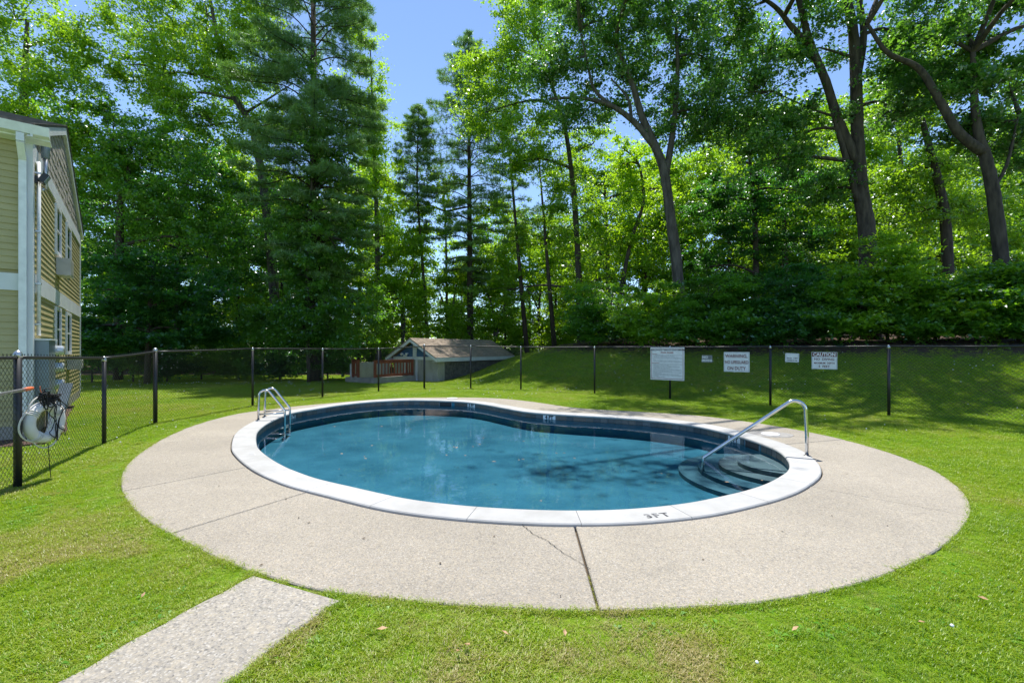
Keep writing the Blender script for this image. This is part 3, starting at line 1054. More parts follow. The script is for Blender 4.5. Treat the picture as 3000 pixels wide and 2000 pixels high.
for i, (p, zt) in enumerate(fpts):
    g0 = ghf(p.x, p.y)
    b = MB()
    r_ = .038 if i in (4, 8) else .030
    if i == 2: r_ = .036
    top = p + Vector((0, 0, zt - .02 if r_ < .035 else zt + .03))
    b.tube([p + Vector((0, 0, g0 - .15)), top], r_, 12)
    po = b.build('post', M['black_metal'], fence, True)
    b = MB(); b.lathe(top, [(r_ * 1.15, -.03), (r_ * 1.15, .005), (r_ * .9, .03), (r_ * .4, .045), (.004, .05)], 12)
    b.build('post_cap', M['galv'], po, True)
WIRE = .0021
for i in range(len(fpts) - 1):
    (a, za), (c, zc) = fpts[i], fpts[i + 1]
    A = a + Vector((0, 0, za)); C = c + Vector((0, 0, zc))
    b = MB()
    mid = A.lerp(C, .5) - Vector((0, 0, random.uniform(.0, .012)))
    b.tube(spline([A, mid, C], 4), .019, 10)
    b.build('top_rail', M['black_metal'], fence, True)
    # woven wire: two families of diagonals, three-sided
    Lh = (c - a); Lh.z = 0
    ln = Lh.length; ex = Lh / ln
    nn = Vector((-ex.y, ex.x, 0))
    H0 = .03
    sp = .072                                   # horizontal pitch of one family
    V, Q = [], []
    def ground_z(t):
        q = a.lerp(c, t / ln)
        return ghf(q.x, q.y)
    za_, zc_ = ghf(a.x, a.y), ghf(c.x, c.y)
    def pt(t, f, off):
        q = a + ex * t
        zb = za_ + (zc_ - za_) * t / ln + H0
        zt_ = za + (zc - za) * t / ln + .012
        return q + nn * off + Vector((0, 0, zb + (zt_ - zb) * f))
    Hh = (za + zc) / 2
    run = Hh * 1.0
    for fam in (1, -1):
        t0 = -run
        while t0 < ln + run:
            # line from (t0, bottom) to (t0 + fam*run, top), clipped to the bay
            f0, f1 = 0.0, 1.0
            ts, te = t0, t0 + fam * run
            lo, hi = 0.0, ln
            def fr_(t): return (t - ts) / (te - ts)
            fa, fb = sorted((fr_(lo), fr_(hi)))
            f0 = max(0, fa); f1 = min(1, fb)
            if f1 - f0 > .02:
                q0 = pt(ts + (te - ts) * f0, f0, fam * .0022); q1 = pt(ts + (te - ts) * f1, f1, fam * .0022)
                base = len(V)
                dirv = (q1 - q0).normalized(); s1 = nn; s2 = dirv.cross(nn)
                for q in (q0, q1):
                    for kk in range(3):
                        an = 2.094 * kk
                        V.append(q + (s1 * math.cos(an) + s2 * math.sin(an)) * WIRE)
                for kk in range(3):
                    k2 = (kk + 1) % 3
                    Q.append((base + kk, base + k2, base + 3 + k2, base + 3 + kk))
                if f1 > .999:       # knuckle above the rail
                    base = len(V)
                    q2 = q1 + Vector((0, 0, .03)) + ex * fam * .012
                    for q in (q1, q2):
                        for kk in range(3):
                            an = 2.094 * kk
                            V.append(q + (ex * math.cos(an) + nn * math.sin(an)) * WIRE * 1.3)
                    for kk in range(3):
                        k2 = (kk + 1) % 3
                        Q.append((base + kk, base + k2, base + 3 + k2, base + 3 + kk))
            t0 += sp
    b = MB(); b.add(V, Q)
    o = b.build('wire_mesh', M['black_wire'], fence)
    tag(o, kind='stuff')

# points on the fence for what hangs there
def on_seg(i, px):
    """photo column px on the line between fence posts i and i+1 (0-based in FP)"""
    a = at(FP[i][0], FP[i][1]); c = at(FP[i + 1][0], FP[i + 1][1])
    k = (px - 1500.0) / F
    t = (k * a.y - a.x) / ((c.x - a.x) - k * (c.y - a.y))
    return a.lerp(c, t)

def sign_frame(seg, px0, px1, py0, py1, off):
    """corner frame of a sign hung on the fence: centre, unit right, normal, width, height"""
    if isinstance(seg, tuple):
        a = at(*seg[0]); c = at(*seg[1])
    else:
        a = at(FP[seg][0], FP[seg][1]); c = at(FP[seg + 1][0], FP[seg + 1][1])
    ex = (c - a).normalized(); nn = Vector((ex.y, -ex.x, 0))
    if nn.y > 0: nn = -nn
    a2 = a + nn * off; c2 = c + nn * off
    def hit(px):
        k = (px - 1500.0) / F
        t = (k * a2.y - a2.x) / ((c2.x - a2.x) - k * (c2.y - a2.y))
        return a2.lerp(c2, t)
    q0, q1 = hit(px0), hit(px1)
    ce = q0.lerp(q1, .5)
    zt = EYE - (py0 - HOR) / F * ce.y; zb = EYE - (py1 - HOR) / F * ce.y
    ce.z = (zt + zb) / 2
    return ce, ex, nn, (q1 - q0).length, zt - zb

def sign_board(name, label, fr, mat, th=.006, corner=.0, tilt=0.0):
    ce, ex, nn, wd, h = fr
    o = thing(name, label, 'sign', (0, 0, 0))
    b = MB()
    n = 5
    r_ = max(corner, .004)
    pts = []
    for cx, cz, a0 in ((1, 1, 0), (-1, 1, 90), (-1, -1, 180), (1, -1, 270)):
        for k in range(n):
            a = R(a0 + 90 * k / (n - 1))
            pts.append((cx * (wd / 2 - r_) + r_ * math.cos(a), cz * (h / 2 - r_) + r_ * math.sin(a)))
    ca, sa = math.cos(tilt), math.sin(tilt)
    pts = [(x * ca - z * sa, x * sa + z * ca) for x, z in pts]
    def w3(x, z, d): return ce + ex * x + Vector((0, 0, z)) + nn * d
    m = len(pts)
    b.add([w3(x, z, 0) for x, z in pts] + [w3(x, z, th) for x, z in pts],
          [tuple(range(m - 1, -1, -1)), tuple(range(m, 2 * m))] + [(i, (i + 1) % m, m + (i + 1) % m, m + i) for i in range(m)])
    me = b.mesh('panel')
    bm = bmesh.new(); bm.from_mesh(me); bmesh.ops.recalc_face_normals(bm, faces=bm.faces); bm.to_mesh(me); bm.free()
    link('panel', me, mat, o)
    return o

def sign_text(o, fr, body, size, x, z, mat, bold=0.0, sx=1.0, th=.0075, align='CENTER', tilt=0.0, name='lettering'):
    ce, ex, nn, wd, h = fr
    e2 = ex * math.cos(tilt) + Vector((0, 0, 1)) * math.sin(tilt)
    u2 = Vector((0, 0, 1)) * math.cos(tilt) - ex * math.sin(tilt)
    return lay_text(name, text_mesh(body, size, bold, 0, align, sx), mat, o, ce + e2 * x + u2 * z + nn * th, e2, u2)

def sign_bar(o, fr, x0, x1, z0, z1, mat, name='border_line', d=.0068, tilt=0.0):
    ce, ex, nn, wd, h = fr
    e2 = ex * math.cos(tilt) + Vector((0, 0, 1)) * math.sin(tilt)
    u2 = Vector((0, 0, 1)) * math.cos(tilt) - ex * math.sin(tilt)
    b = MB()
    q = [ce + e2 * x + u2 * z + nn * d for x, z in ((x0, z0), (x1, z0), (x1, z1), (x0, z1))]
    b.add(q, [(0, 1, 2, 3)])
    me = b.mesh(name)
    if me.polygons[0].normal.dot(nn) < 0: me.flip_normals()
    return link(name, me, mat, o)

def sign_border(o, fr, ins, t_, mat, tilt=0.0):
    ce, ex, nn, wd, h = fr
    b = MB()
    x, z = wd / 2 - ins, h / 2 - ins
    e2 = ex * math.cos(tilt) + Vector((0, 0, 1)) * math.sin(tilt)
    u2 = Vector((0, 0, 1)) * math.cos(tilt) - ex * math.sin(tilt)
    o_ = [(-x, -z), (x, -z), (x, z), (-x, z)]; i_ = [(-x + t_, -z + t_), (x - t_, -z + t_), (x - t_, z - t_), (-x + t_, z - t_)]
    b.add([ce + e2 * p + u2 * q + nn * .0068 for p, q in o_ + i_], [(k, (k + 1) % 4, 4 + (k + 1) % 4, 4 + k) for k in range(4)])
    me = b.mesh('border')
    if me.polygons[0].normal.dot(nn) < 0: me.flip_normals()
    return link('border', me, mat, o)

# pool rules board
fr = sign_frame(((1742, 1151), (2257, 1186)), 1906, 2005, 1017, 1113, .10)
fr = (fr[0], (at(1963,1166) - at(1742,1151)).normalized(), None, fr[3], fr[4])
ex_ = fr[1]; nn_ = Vector((ex_.y, -ex_.x, 0))
fr = (fr[0], ex_, nn_ if nn_.y < 0 else -nn_, fr[3], fr[4])
o = sign_board('rules_sign', 'large white pool rules board packed with small print on the fence', fr, M['sign_white'])
sign_border(o, fr, fr[3] * .03, fr[3] * .012, M['ink_red'])
W_, H_ = fr[3], fr[4]
sign_text(o, fr, 'CANDLEWOOD TERRACE CONDOMINIUM', H_ * .060, 0, H_ * .415, M['ink_black'], H_ * .0022, .93)
sign_text(o, fr, 'POOL RULES', H_ * .068, 0, H_ * .335, M['ink_red'], H_ * .002)
b = MB()
lines = [(.255, .44, 0), (.225, .22, 0), (.19, .42, 0), (.16, .44, 0), (.13, -.38, 0), (.095, .38, 0), (.062, .44, 0), (-.02, .43, 0), (-.05, .05, 0), (-.08, .38, 0), (-.11, .36, 0), (-.14, .10, 0), (-.172, .40, 0), (-.202, .43, 0), (-.232, .15, 0), (-.262, .42, 0), (-.295, -.17, 0), (-.325, .35, 0), (-.355, .44, 0), (-.385, -.25, 0), (-.415, -.05, 0)]
rr = random.Random(3)
for z, xe, _ in lines:
    x = -.41
    while x < xe:
        wl = rr.uniform(.02, .06)
        hh = rr.uniform(.007, .0095)
        x1 = min(x + wl, xe)
        q = [fr[0] + fr[1] * (X * W_) + Vector((0, 0, (z + Z) * H_)) + fr[2] * .0068 for X, Z in ((x, -hh / 2), (x1, -hh / 2), (x1, hh / 2), (x, hh / 2))]
        b.add(q, [(0, 1, 2, 3)])
        x = x1 + rr.uniform(.006, .012)
tag(b.build('small_print', M['ink_blue'], o), kind='stuff')
sign_bar(o, fr, -.44 * W_, -.30 * W_, .285 * H_, .297 * H_, M['ink_red'], 'heading')
sign_bar(o, fr, -.46 * W_, -.24 * W_, .010 * H_, .022 * H_, M['ink_red'], 'heading')

# no smoking plate
fr = sign_frame(10, 2056, 2087, 1040, 1061.5, .035)
o = sign_board('smoking_sign', 'small dark weathered NO SMOKING plate beside the rules board', fr, M['sign_grey'])
W_, H_ = fr[3], fr[4]
sign_text(o, fr, 'NO', H_ * .46, -W_ * .18, H_ * .20, M['ink_white'], H_ * .012)
sign_text(o, fr, 'SMOKING', H_ * .38, 0, -H_ * .24, M['ink_white'], H_ * .014, .80)
b = MB()
cc = fr[0] + fr[1] * (W_ * .22) + Vector((0, 0, H_ * .2)) + fr[2] * .0078
b.tube([cc + fr[1] * math.cos(a) * H_ * .16 + Vector((0, 0, math.sin(a) * H_ * .16)) for a in np.linspace(0, 2 * math.pi, 18, endpoint=False)], .0035, 5, closed=True)
b.tube([cc + fr[1] * (-.11 * H_) + Vector((0, 0, .11 * H_)), cc + fr[1] * (.11 * H_) - Vector((0, 0, .11 * H_))], .0035, 5)
b.build('symbol', M['ink_blue'], o)

# lifeguard warning
fr = sign_frame(10, 2121, 2196, 1031, 1089, .035)
o = sign_board('warning_sign', 'white sign warning that no lifeguard is on duty', fr, M['sign_white'])
W_, H_ = fr[3], fr[4]
sign_border(o, fr, W_ * .028, W_ * .008, M['ink_blue'])
sign_text(o, fr, 'WARNING,', H_ * .235, -W_ * .01, H_ * .29, M['ink_brown'], H_ * .006, .86)
sign_text(o, fr, 'NO LIFEGUARD', H_ * .22, 0, -H_ * .02, M['ink_brown'], H_ * .006, .70)
sign_text(o, fr, 'ON DUTY', H_ * .235, -W_ * .01, -H_ * .33, M['ink_brown'], H_ * .006, .80)

# security notice
fr = sign_frame(11, 2300.5, 2341, 1034.5, 1060.5, .035)
tl = R(-2.2)
o = sign_board('camera_sign', 'small white security camera notice with rounded corners on the fence', fr, M['sign_white'], corner=.02, tilt=tl)
W_, H_ = fr[3], fr[4]
sign_border(o, fr, W_ * .05, W_ * .012, M['ink_blue'], tl)
sign_text(o, fr, 'Security', H_ * .20, -W_ * .38, -H_ * .06, M['ink_black'], H_ * .006, .78, align='LEFT', tilt=tl)
sign_text(o, fr, 'Cameras in Use', H_ * .20, -W_ * .38, -H_ * .29, M['ink_black'], H_ * .006, .82, align='LEFT', tilt=tl)
ex_, nn_ = fr[1], fr[2]
b = MB()
q0 = fr[0] + nn_ * .0078
def sp_(x, z): return q0 + ex_ * (x * W_) + Vector((0, 0, z * H_ + math.tan(tl) * x * W_))
b.add([sp_(.20, -.10), sp_(.30, -.10), sp_(.30, -.01), sp_(.20, -.01)], [(0, 1, 2, 3)])
b.add([sp_(.31, -.07), sp_(.40, -.02), sp_(.40, .01), sp_(.31, .0)], [(0, 1, 2, 3)])
b.add([sp_(.10, -.08), sp_(.12, -.11), sp_(.18, -.11), sp_(.18, -.09), sp_(.13, -.08), sp_(.12, -.04), sp_(.18, -.02), sp_(.18, .0), sp_(.12, -.01)], [(0, 1, 2, 3, 4, 5, 6, 7, 8)])
b.build('symbol', M['ink_black'], o)

# caution sign
fr = sign_frame(11, 2378, 2453, 1031, 1081, .035)
o = sign_board('diving_sign', 'white caution sign with a dark red header forbidding diving', fr, M['sign_white'])
W_, H_ = fr[3], fr[4]
sign_border(o, fr, W_ * .015, W_ * .008, M['ink_blue'])
sign_bar(o, fr, -W_ * .485, W_ * .485, H_ * .225, H_ * .475, M['ink_brown'], 'header_band')
sign_text(o, fr, 'CAUTION', H_ * .27, 0, H_ * .350, M['ink_white'], H_ * .010, .92, .0082)
sign_text(o, fr, 'NO  DIVING', H_ * .19, 0, H_ * .075, M['ink_brown'], H_ * .004, .96)
sign_text(o, fr, 'MAXIMUM  DEPTH', H_ * .145, 0, -H_ * .15, M['ink_brown'], H_ * .003, .86)
sign_text(o, fr, '5  FEET', H_ * .18, 0, -H_ * .345, M['ink_brown'], H_ * .003, 1.0)

# pale scrap of litter caught in the fence next to the warning sign is left to the lawn; things on the left run
fa = at(52, 1420); fb = at(305, 1297)
fd = (fb - fa).normalized(); fn = Vector((fd.y, -fd.x, 0))
if fn.x < 0: fn = -fn
# life ring
fd_, fn_ = fd.copy(), fn.copy()
rot_ = Matrix.Rotation(R(-20), 3, 'Z')
fd, fn = rot_ @ fd, rot_ @ fn
ring_c = fa + fd_ * .24 + fn_ * .13 + Vector((0, 0, .65))
ring = thing('life_ring', 'white life ring hung on the fence with a tangle of black cord', 'life ring')
b = MB()
def ring_pt(a, r_, off=0.0):
    return ring_c + fd * (math.cos(a) * r_) + Vector((0, 0, math.sin(a) * r_)) + fn * off
b.tube([ring_pt(a, .186) for a in np.linspace(0, 2 * math.pi, 40, endpoint=False)], .056, 14, closed=True)
b.build('ring_body', M['ring_white'], ring, True)
for a in (R(35), R(145), R(235), R(325)):
    b = MB()
    tgt = []
    c_ = ring_pt(a, .186)
    rad_ = (fd * math.cos(a) + Vector((0, 0, 1)) * math.sin(a))
    tan_ = (fd * -math.sin(a) + Vector((0, 0, 1)) * math.cos(a))
    for s_ in (-.022, 0, .022):
        b.tube([c_ + tan_ * s_ + rad_ * math.cos(u) * .059 + fn * math.sin(u) * .059 for u in np.linspace(0, 2 * math.pi, 16, endpoint=False)], .009, 5, closed=True)
    b.build('band', M['rope_white'], ring, True)
P = [ring_pt(a, .186 + .085 + .055 * abs(math.sin(2 * a - .3)), -.01) for a in np.linspace(R(40), R(325) - 2 * math.pi, 40)]
P = [ring_pt(a, .245 + .06 * abs(math.sin(2 * (a - R(55)))), .0) for a in np.linspace(R(55), R(325), 46)]
b = MB(); b.tube(P, .009, 6); b.build('grab_rope', M['rope_white'], ring, True)
cord = thing('cord_tangle', 'tangled black cord bunched above and across the life ring', 'cord')
rr = random.Random(5)
b = MB()
for s in range(11):
    P = []
    c_ = ring_c + Vector((0, 0, .26)) + fd * rr.uniform(-.06, .09)
    for k in range(9):
        P.append(c_ + fd * rr.gauss(0, .055) + Vector((0, 0, rr.gauss(0, .045))) + fn * rr.uniform(.0, .09))
    b.tube(spline(P, 5), .0055, 5)
for s in range(5):
    x0 = rr.uniform(-.02, .15)
    P = [ring_c + fd * x0 + Vector((0, 0, .24)) + fn * .07]
    for k in range(6):
        P.append(ring_c + fd * (x0 + rr.uniform(-.03, .09)) + Vector((0, 0, .18 - .08 * k + rr.uniform(-.03, .03))) + fn * rr.uniform(.065, .08))
    b.tube(spline(P, 5), .005, 5)
P = [ring_c + fd * .02 + Vector((0, 0, -.25)) + fn * .02, ring_c + fd * .05 + Vector((0, 0, -.5)) + fn * .01, ring_c + fd * .08 + Vector((0, 0, -.68))]
b.tube(spline(P, 4), .004, 5)
b.build('cord', M['rope_black'], cord, True)
b = MB()
b.tube(spline([ring_c + fd * .03 + Vector((0, 0, .29)) + fn * -.04, ring_c + fd * .01 + Vector((0, 0, .35)) + fn * -.05, ring_c + Vector((0, 0, .41)) + fn * -.05], 4), .005, 6)
b.build('toggle', M['orange'], cord, True)

fd, fn = fd_, fn_
# telescopic pole hooked along the fence
pole = thing('skimmer_pole', 'aluminium telescopic pole with an orange grip hooked along the fence', 'pole')
a_ = fa + fd * .11 + fn * .075 + Vector((0, 0, 1.052))
b_ = fa - fd * 3.2 + fn * .075 + Vector((0, 0, .98))
b = MB(); b.tube([a_.lerp(b_, .05), b_], .0165, 12); b.build('shaft', M['alu'], pole, True)
b = MB(); b.tube([a_, a_.lerp(b_, .008), a_.lerp(b_, .03), a_.lerp(b_, .052)], [.017, .021, .022, .020], 12); b.build('grip', M['orange'], pole, True)
b = MB()
for s in (.14, .45, .8):
    q = a_.lerp(b_, s)
    b.tube([q - fn * .08 + Vector((0, 0, .02)), q - fn * .03 - Vector((0, 0, .022)), q + fn * .01 - Vector((0, 0, .024)), q + fn * .026 + Vector((0, 0, .005))], .004, 5)
b.build('hook', M['galv'], pole)

# ------------------------------------------------------------------ house
house = thing('apartment_house', 'two storey tan sided apartment building with white corner trim', 'building')
GL = 8.6                 # length of the gable wall
ZE = 5.16                # eaves
ZR = 6.74                # ridge
def hp(t, s, z, out=0.0):
    """t along the gable wall, s along the front wall, out = away from the gable wall"""
    q = HOUSE_C + D1 * t + D2 * s + NG * out
    return Vector((q.x, q.y, z))
def hbox(b, t0, t1, o0, o1, z0, z1):
    """block on the gable wall, from o0 to o1 outward"""
    b.hexa([hp(t0, 0, z0, o0), hp(t1, 0, z0, o0), hp(t1, 0, z0, o1), hp(t0, 0, z0, o1)], [hp(t0, 0, z1, o0), hp(t1, 0, z1, o0), hp(t1, 0, z1, o1), hp(t0, 0, z1, o1)])
def fbox(b, s0, s1, o0, o1, z0, z1):
    """block on the front wall"""
    def q(s, o, z):
        v = HOUSE_C + D2 * s + NF * o
        return Vector((v.x, v.y, z))
    b.hexa([q(s0, o0, z0), q(s1, o0, z0), q(s1, o1, z0), q(s0, o1, z0)], [q(s0, o0, z1), q(s1, o0, z1), q(s1, o1, z1), q(s0, o1, z1)])
def fix(o):
    bm = bmesh.new(); bm.from_mesh(o.data); bmesh.ops.recalc_face_normals(bm, faces=bm.faces); bm.to_mesh(o.data); bm.free()
    return o
# core wall set back from the boards
b = MB()
core = [hp(.03, .03, 0), hp(GL - .03, .03, 0), hp(GL - .03, 7.5, 0), hp(.03, 7.5, 0)]
b.prism([(q.x, q.y) for q in core], -.25, ZE)
g1 = [hp(.03, .03, ZE), hp(GL - .03, .03, ZE), hp(GL / 2, .03, ZR - .06)]
g2 = [hp(.03, 7.5, ZE), hp(GL - .03, 7.5, ZE), hp(GL / 2, 7.5, ZR - .06)]
b.add(g1 + g2, [(0, 1, 2), (3, 5, 4), (0, 2, 5, 3), (1, 4, 5, 2)])
fix(b.build('wall', M['siding'], house))
b = MB(); hbox(b, -.01, GL, 0, .02, -.3, .22); fix(b.build('foundation', M['foundation'], house))
b = MB(); fbox(b, 0, 7.5, 0, .02, -.3, .22); fix(b.build('foundation', M['foundation'], house))
CR = .108
def clap(z0, s_top, place, front=False):
    """one lap board: a wedge, thick at its lower edge"""
    b = MB()
    def q(u, o, z):
        if front:
            v = HOUSE_C + D2 * u + NF * o
        else:
            v = HOUSE_C + D1 * u + NG * o
        return Vector((v.x, v.y, z))
    u0, u1 = place
    z1 = z0 + s_top
    b.hexa([q(u0, .0, z0), q(u1, .0, z0), q(u1, .021, z0 - .008), q(u0, .021, z0 - .008)], [q(u0, .0, z1), q(u1, .0, z1), q(u1, .005, z1), q(u0, .005, z1)])
    return fix(b.build('siding_board', M['siding'], house))
z = .22
while z < ZE - .12:
    skip = 2.42 < z < 2.76
    if not skip:
        clap(z, CR, (.13, 5.0), True)
        if not (z > 4.66): clap(z, CR, (.12, GL - .12))
    z += CR
# gable shakes above the upper band
z = ZE - .2
while z < ZR - .12:
    f = (z - ZE + .05) / (ZR - ZE)
    half = (1 - max(0, f)) * GL / 2
    u0, u1 = GL / 2 - half + .02, GL / 2 + half - .02
    b = MB()
    n = max(2, int((u1 - u0) / .16))
    us = np.linspace(u0, u1, n + 1)
    for k in range(n):
        dz = random.uniform(-.016, .012); oo = random.uniform(-.004, .006)
        a0, a1 = us[k] + .004, us[k + 1] - .004
        z1 = z + .175
        b.hexa([hp(a0, 0, z, 0), hp(a1, 0, z, 0), hp(a1, 0, z + dz, .022 + oo), hp(a0, 0, z + dz, .022 + oo)], [hp(a0, 0, z1, 0), hp(a1, 0, z1, 0), hp(a1, 0, z1, .012 + oo), hp(a0, 0, z1, .012 + oo)])
    o = fix(b.build('shake_course', M['shake'], house)); tag(o, kind='stuff')
    z += .17
# bands
b = MB(); hbox(b, .12, GL - .12, .0, .036, 2.46, 2.78); fix(b.build('band_board', M['white_paint'], house))
b = MB(); hbox(b, .12, GL - .12, .0, .036, 4.70, 4.97); fix(b.build('band_board', M['white_paint'], house))
b = MB(); fbox(b, .13, 5.0, .0, .036, 2.46, 2.74); fix(b.build('band_board', M['white_paint'], house))
b = MB(); fbox(b, .13, 5.0, .0, .034, 4.96, 5.12); fix(b.build('frieze_board', M['white_paint'], house))
# corner boards
b = MB()
hbox(b, 0, .12, -.0, .036, .2, 5.05); fix(b.build('corner_board', M['white_paint'], house))
b = MB(); fbox(b, -.036, .13, 0, .036, .2, 5.05); fix(b.build('corner_board', M['white_paint'], house))
b = MB(); hbox(b, GL - .12, GL, 0, .036, .1, 5.0); fix(b.build('corner_board', M['white_paint'], house))
# roof: two slopes with overhang
OV, EV = .07, .34
k_ = (ZR - ZE) / (GL / 2)
def rp(t, out, dz=0.0):
    zz = ZE + (t if t <= GL / 2 else GL - t) * k_ + .09 + dz
    q = HOUSE_C + D1 * t + NG * out
    return Vector((q.x, q.y, zz))
for t0, t1 in ((-EV, GL / 2), (GL + EV, GL / 2)):
    b = MB()
    b.hexa([rp(t0, OV), rp(t1, OV), rp(t1, -7.8), rp(t0, -7.8)], [rp(t0, OV, .05), rp(t1, OV, .05), rp(t1, -7.8, .05), rp(t0, -7.8, .05)])
    rf = fix(b.build('roof', M['house_roof'], house))
    b = MB()
    # ragged shingle courses standing a little proud
    n = 22
    for k in range(n):
        a0 = t0 + (t1 - t0) * k / n; a1 = t0 + (t1 - t0) * (k + 1) / n
        b.hexa([rp(a0, OV + .02, .052), rp(a1, OV + .02, .052), rp(a1, -7.8, .052), rp(a0, -7.8, .052)], [rp(a0, OV + .02, .066), rp(a1, OV + .02, .056), rp(a1, -7.8, .056), rp(a0, -7.8, .066)])
    tag(fix(b.build('shingle_courses', M['house_roof'], rf)), kind='stuff')
    # rake board and soffit
    b = MB()
    b.hexa([rp(t0, OV - .03, -.17), rp(t1, OV - .03, -.17), rp(t1, OV - .0, -.17), rp(t0, OV - .0, -.17)], [rp(t0, OV - .03, -.003), rp(t1, OV - .03, -.003), rp(t1, OV - .0, -.003), rp(t0, OV - .0, -.003)])
    fix(b.build('rake_board', M['white_paint'], house))
    b = MB()
    b.hexa([rp(t0, .005, -.17), rp(t1, .005, -.17), rp(t1, OV - .034, -.17), rp(t0, OV - .034, -.17)], [rp(t0, .005, -.15), rp(t1, .005, -.15), rp(t1, OV - .034, -.15), rp(t0, OV - .034, -.15)])
    fix(b.build('soffit', M['white_paint'], house))
# front gutter and downspout
def fq(s, o, z):
    v = HOUSE_C + D2 * s + NF * o
    return Vector((v.x, v.y, z))
b = MB()
s0, s1 = -.26, 6.5
prof = [(.22, 4.98), (.34, 5.0), (.38, 5.14), (.22, 5.14)]
b.hexa([fq(s0, o_, z_) for o_, z_ in prof], [fq(s1, o_, z_) for o_, z_ in prof]); fix(b.build('gutter', M['white_vinyl'], house))
b = MB()
b.hexa([fq(s0, .034, 4.93), fq(s1, .034, 4.93), fq(s1, .22, 4.96), fq(s0, .22, 4.96)], [fq(s0, .034, 4.955), fq(s1, .034, 4.955), fq(s1, .22, 4.985), fq(s0, .22, 4.985)])
fix(b.build('soffit', M['white_vinyl'], house))
def box_pipe(name, P, wx, wy_, mat):
    b = MB()
    for p, q in zip(P[:-1], P[1:]):
        dv = (q - p).normalized()
        sx_ = D2
        sy_ = dv.cross(sx_).normalized()
        def rg(c): return [c + sx_ * wx + sy_ * wy_, c - sx_ * wx + sy_ * wy_, c - sx_ * wx - sy_ * wy_, c + sx_ * wx - sy_ * wy_]
        b.hexa(rg(p), rg(q))
    return fix(b.build(name, mat, house))
box_pipe('downspout', [fq(.075, .30, 4.99), fq(.075, .30, 4.86), fq(.075, .085, 4.62), fq(.075, .085, .25), fq(.075, .22, .12)], .046, .036, M['white_vinyl'])
# windows on the gable wall
def house_window(t0, t1, z0, z1):
    o = None
    b = MB()
    fw = .075
    hbox(b, t0 - fw, t0, .0, .05, z0 - fw, z1 + fw); hbox(b, t1, t1 + fw, .0, .05, z0 - fw, z1 + fw)
    hbox(b, t0, t1, .0, .05, z1, z1 + fw); hbox(b, t0, t1, .0, .06, z0 - fw, z0)
    o = fix(b.build('window', M['white_vinyl'], house))
    b = MB(); hbox(b, t0, t1, .005, .030, z0, z1); fix(b.build('pane', M['glass'], o))
    b = MB(); hbox(b, t0, t1, .028, .042, (z0 + z1) / 2 - .02, (z0 + z1) / 2 + .02); fix(b.build('meeting_rail', M['white_vinyl'], o))
house_window(2.90, 3.62, 3.62, 4.58)
house_window(4.84, 5.70, 3.62, 4.58)
house_window(2.90, 3.62, 1.50, 2.34)
house_window(4.84, 5.70, 1.42, 2.34)

def wall_ac(label, t0, t1, z0, z1, dep):
    o = thing('wall_air_conditioner', label, 'air conditioner', (0, 0, 0), group='air conditioner sleeves on the gable wall')
    b = MB(); hbox(b, t0, t1, .02, dep, z0, z1); fix(b.build('sleeve', M['ac'], o))
    b = MB()
    for k in range(9):
        z = z0 + .05 + k * (z1 - z0 - .1) / 8
        hbox(b, t0 + .05, t1 - .05, dep, dep + .008, z - .008, z + .008)
    tag(fix(b.build('louvre', M['ac'], o)), kind='stuff')
wall_ac('beige air conditioner box sticking out under the upper windows', 3.02, 3.62, 3.12, 3.50, .25)
wall_ac('beige air conditioner box low on the wall behind the fence', 5.04, 5.62, .96, 1.24, .28)

# security floodlight at the corner
fl = thing('flood_light', 'black security floodlight on an arm at the house corner', 'light')
b = MB(); hbox(b, .10, .19, .036, .075, 4.33, 4.45); fix(b.build('junction_box', M['black_metal'], fl))
b = MB(); b.tube([hp(.14, 0, 4.40, .07), hp(.14, 0, 4.38, .09), hp(.13, 0, 4.40, .12)], .016, 8); b.build('arm', M['black_metal'], fl, True)
b = MB()
c_ = hp(.13, 0, 4.42, .15)
Mr = Matrix((NG, D1, Vector((0, 0, 1)))).transposed() @ Matrix.Rotation(R(28), 3, 'Y')
b.box(c_, (.08, .20, .16), M=Mr); fix(b.build('housing', M['black_metal'], fl))
b = MB(); b.box(c_ + Mr @ Vector((.042, 0, 0)), (.006, .17, .13), M=Mr); fix(b.build('lens', M['meter_glass'], fl))
# conduit mast
cm = thing('conduit_mast', 'grey vent pipe with a capped end on the gable wall corner', 'pipe')
b = MB(); b.tube([hp(.55, 0, 4.35, .12), hp(.55, 0, 4.95, .12)], .035, 10); b.build('pipe', M['galv'], cm, True)
b = MB(); b.tube([hp(.55, 0, 4.90, .12), hp(.55, 0, 5.28, .12)], .06, 12); b.build('cap', M['grey_metal'], cm, True)
b = MB()
b.tube([hp(.55, 0, 4.36, .12), hp(.55, 0, 4.30, .04)], .03, 8); b.build('elbow', M['galv'], cm, True)
cd = thing('electric_conduit', 'thin white conduit running down the corner to the meter cabinet', 'pipe')
b = MB(); b.tube([hp(.21, 0, 4.72, .075), hp(.21, 0, 1.72, .075)], .028, 10); b.build('conduit', M['white_vinyl'], cd, True)
b = MB()
for z in (4.5, 3.5, 2.6, 1.9): hbox(b, .16, .26, .03, .107, z, z + .03)
fix(b.build('strap', M['galv'], cd))
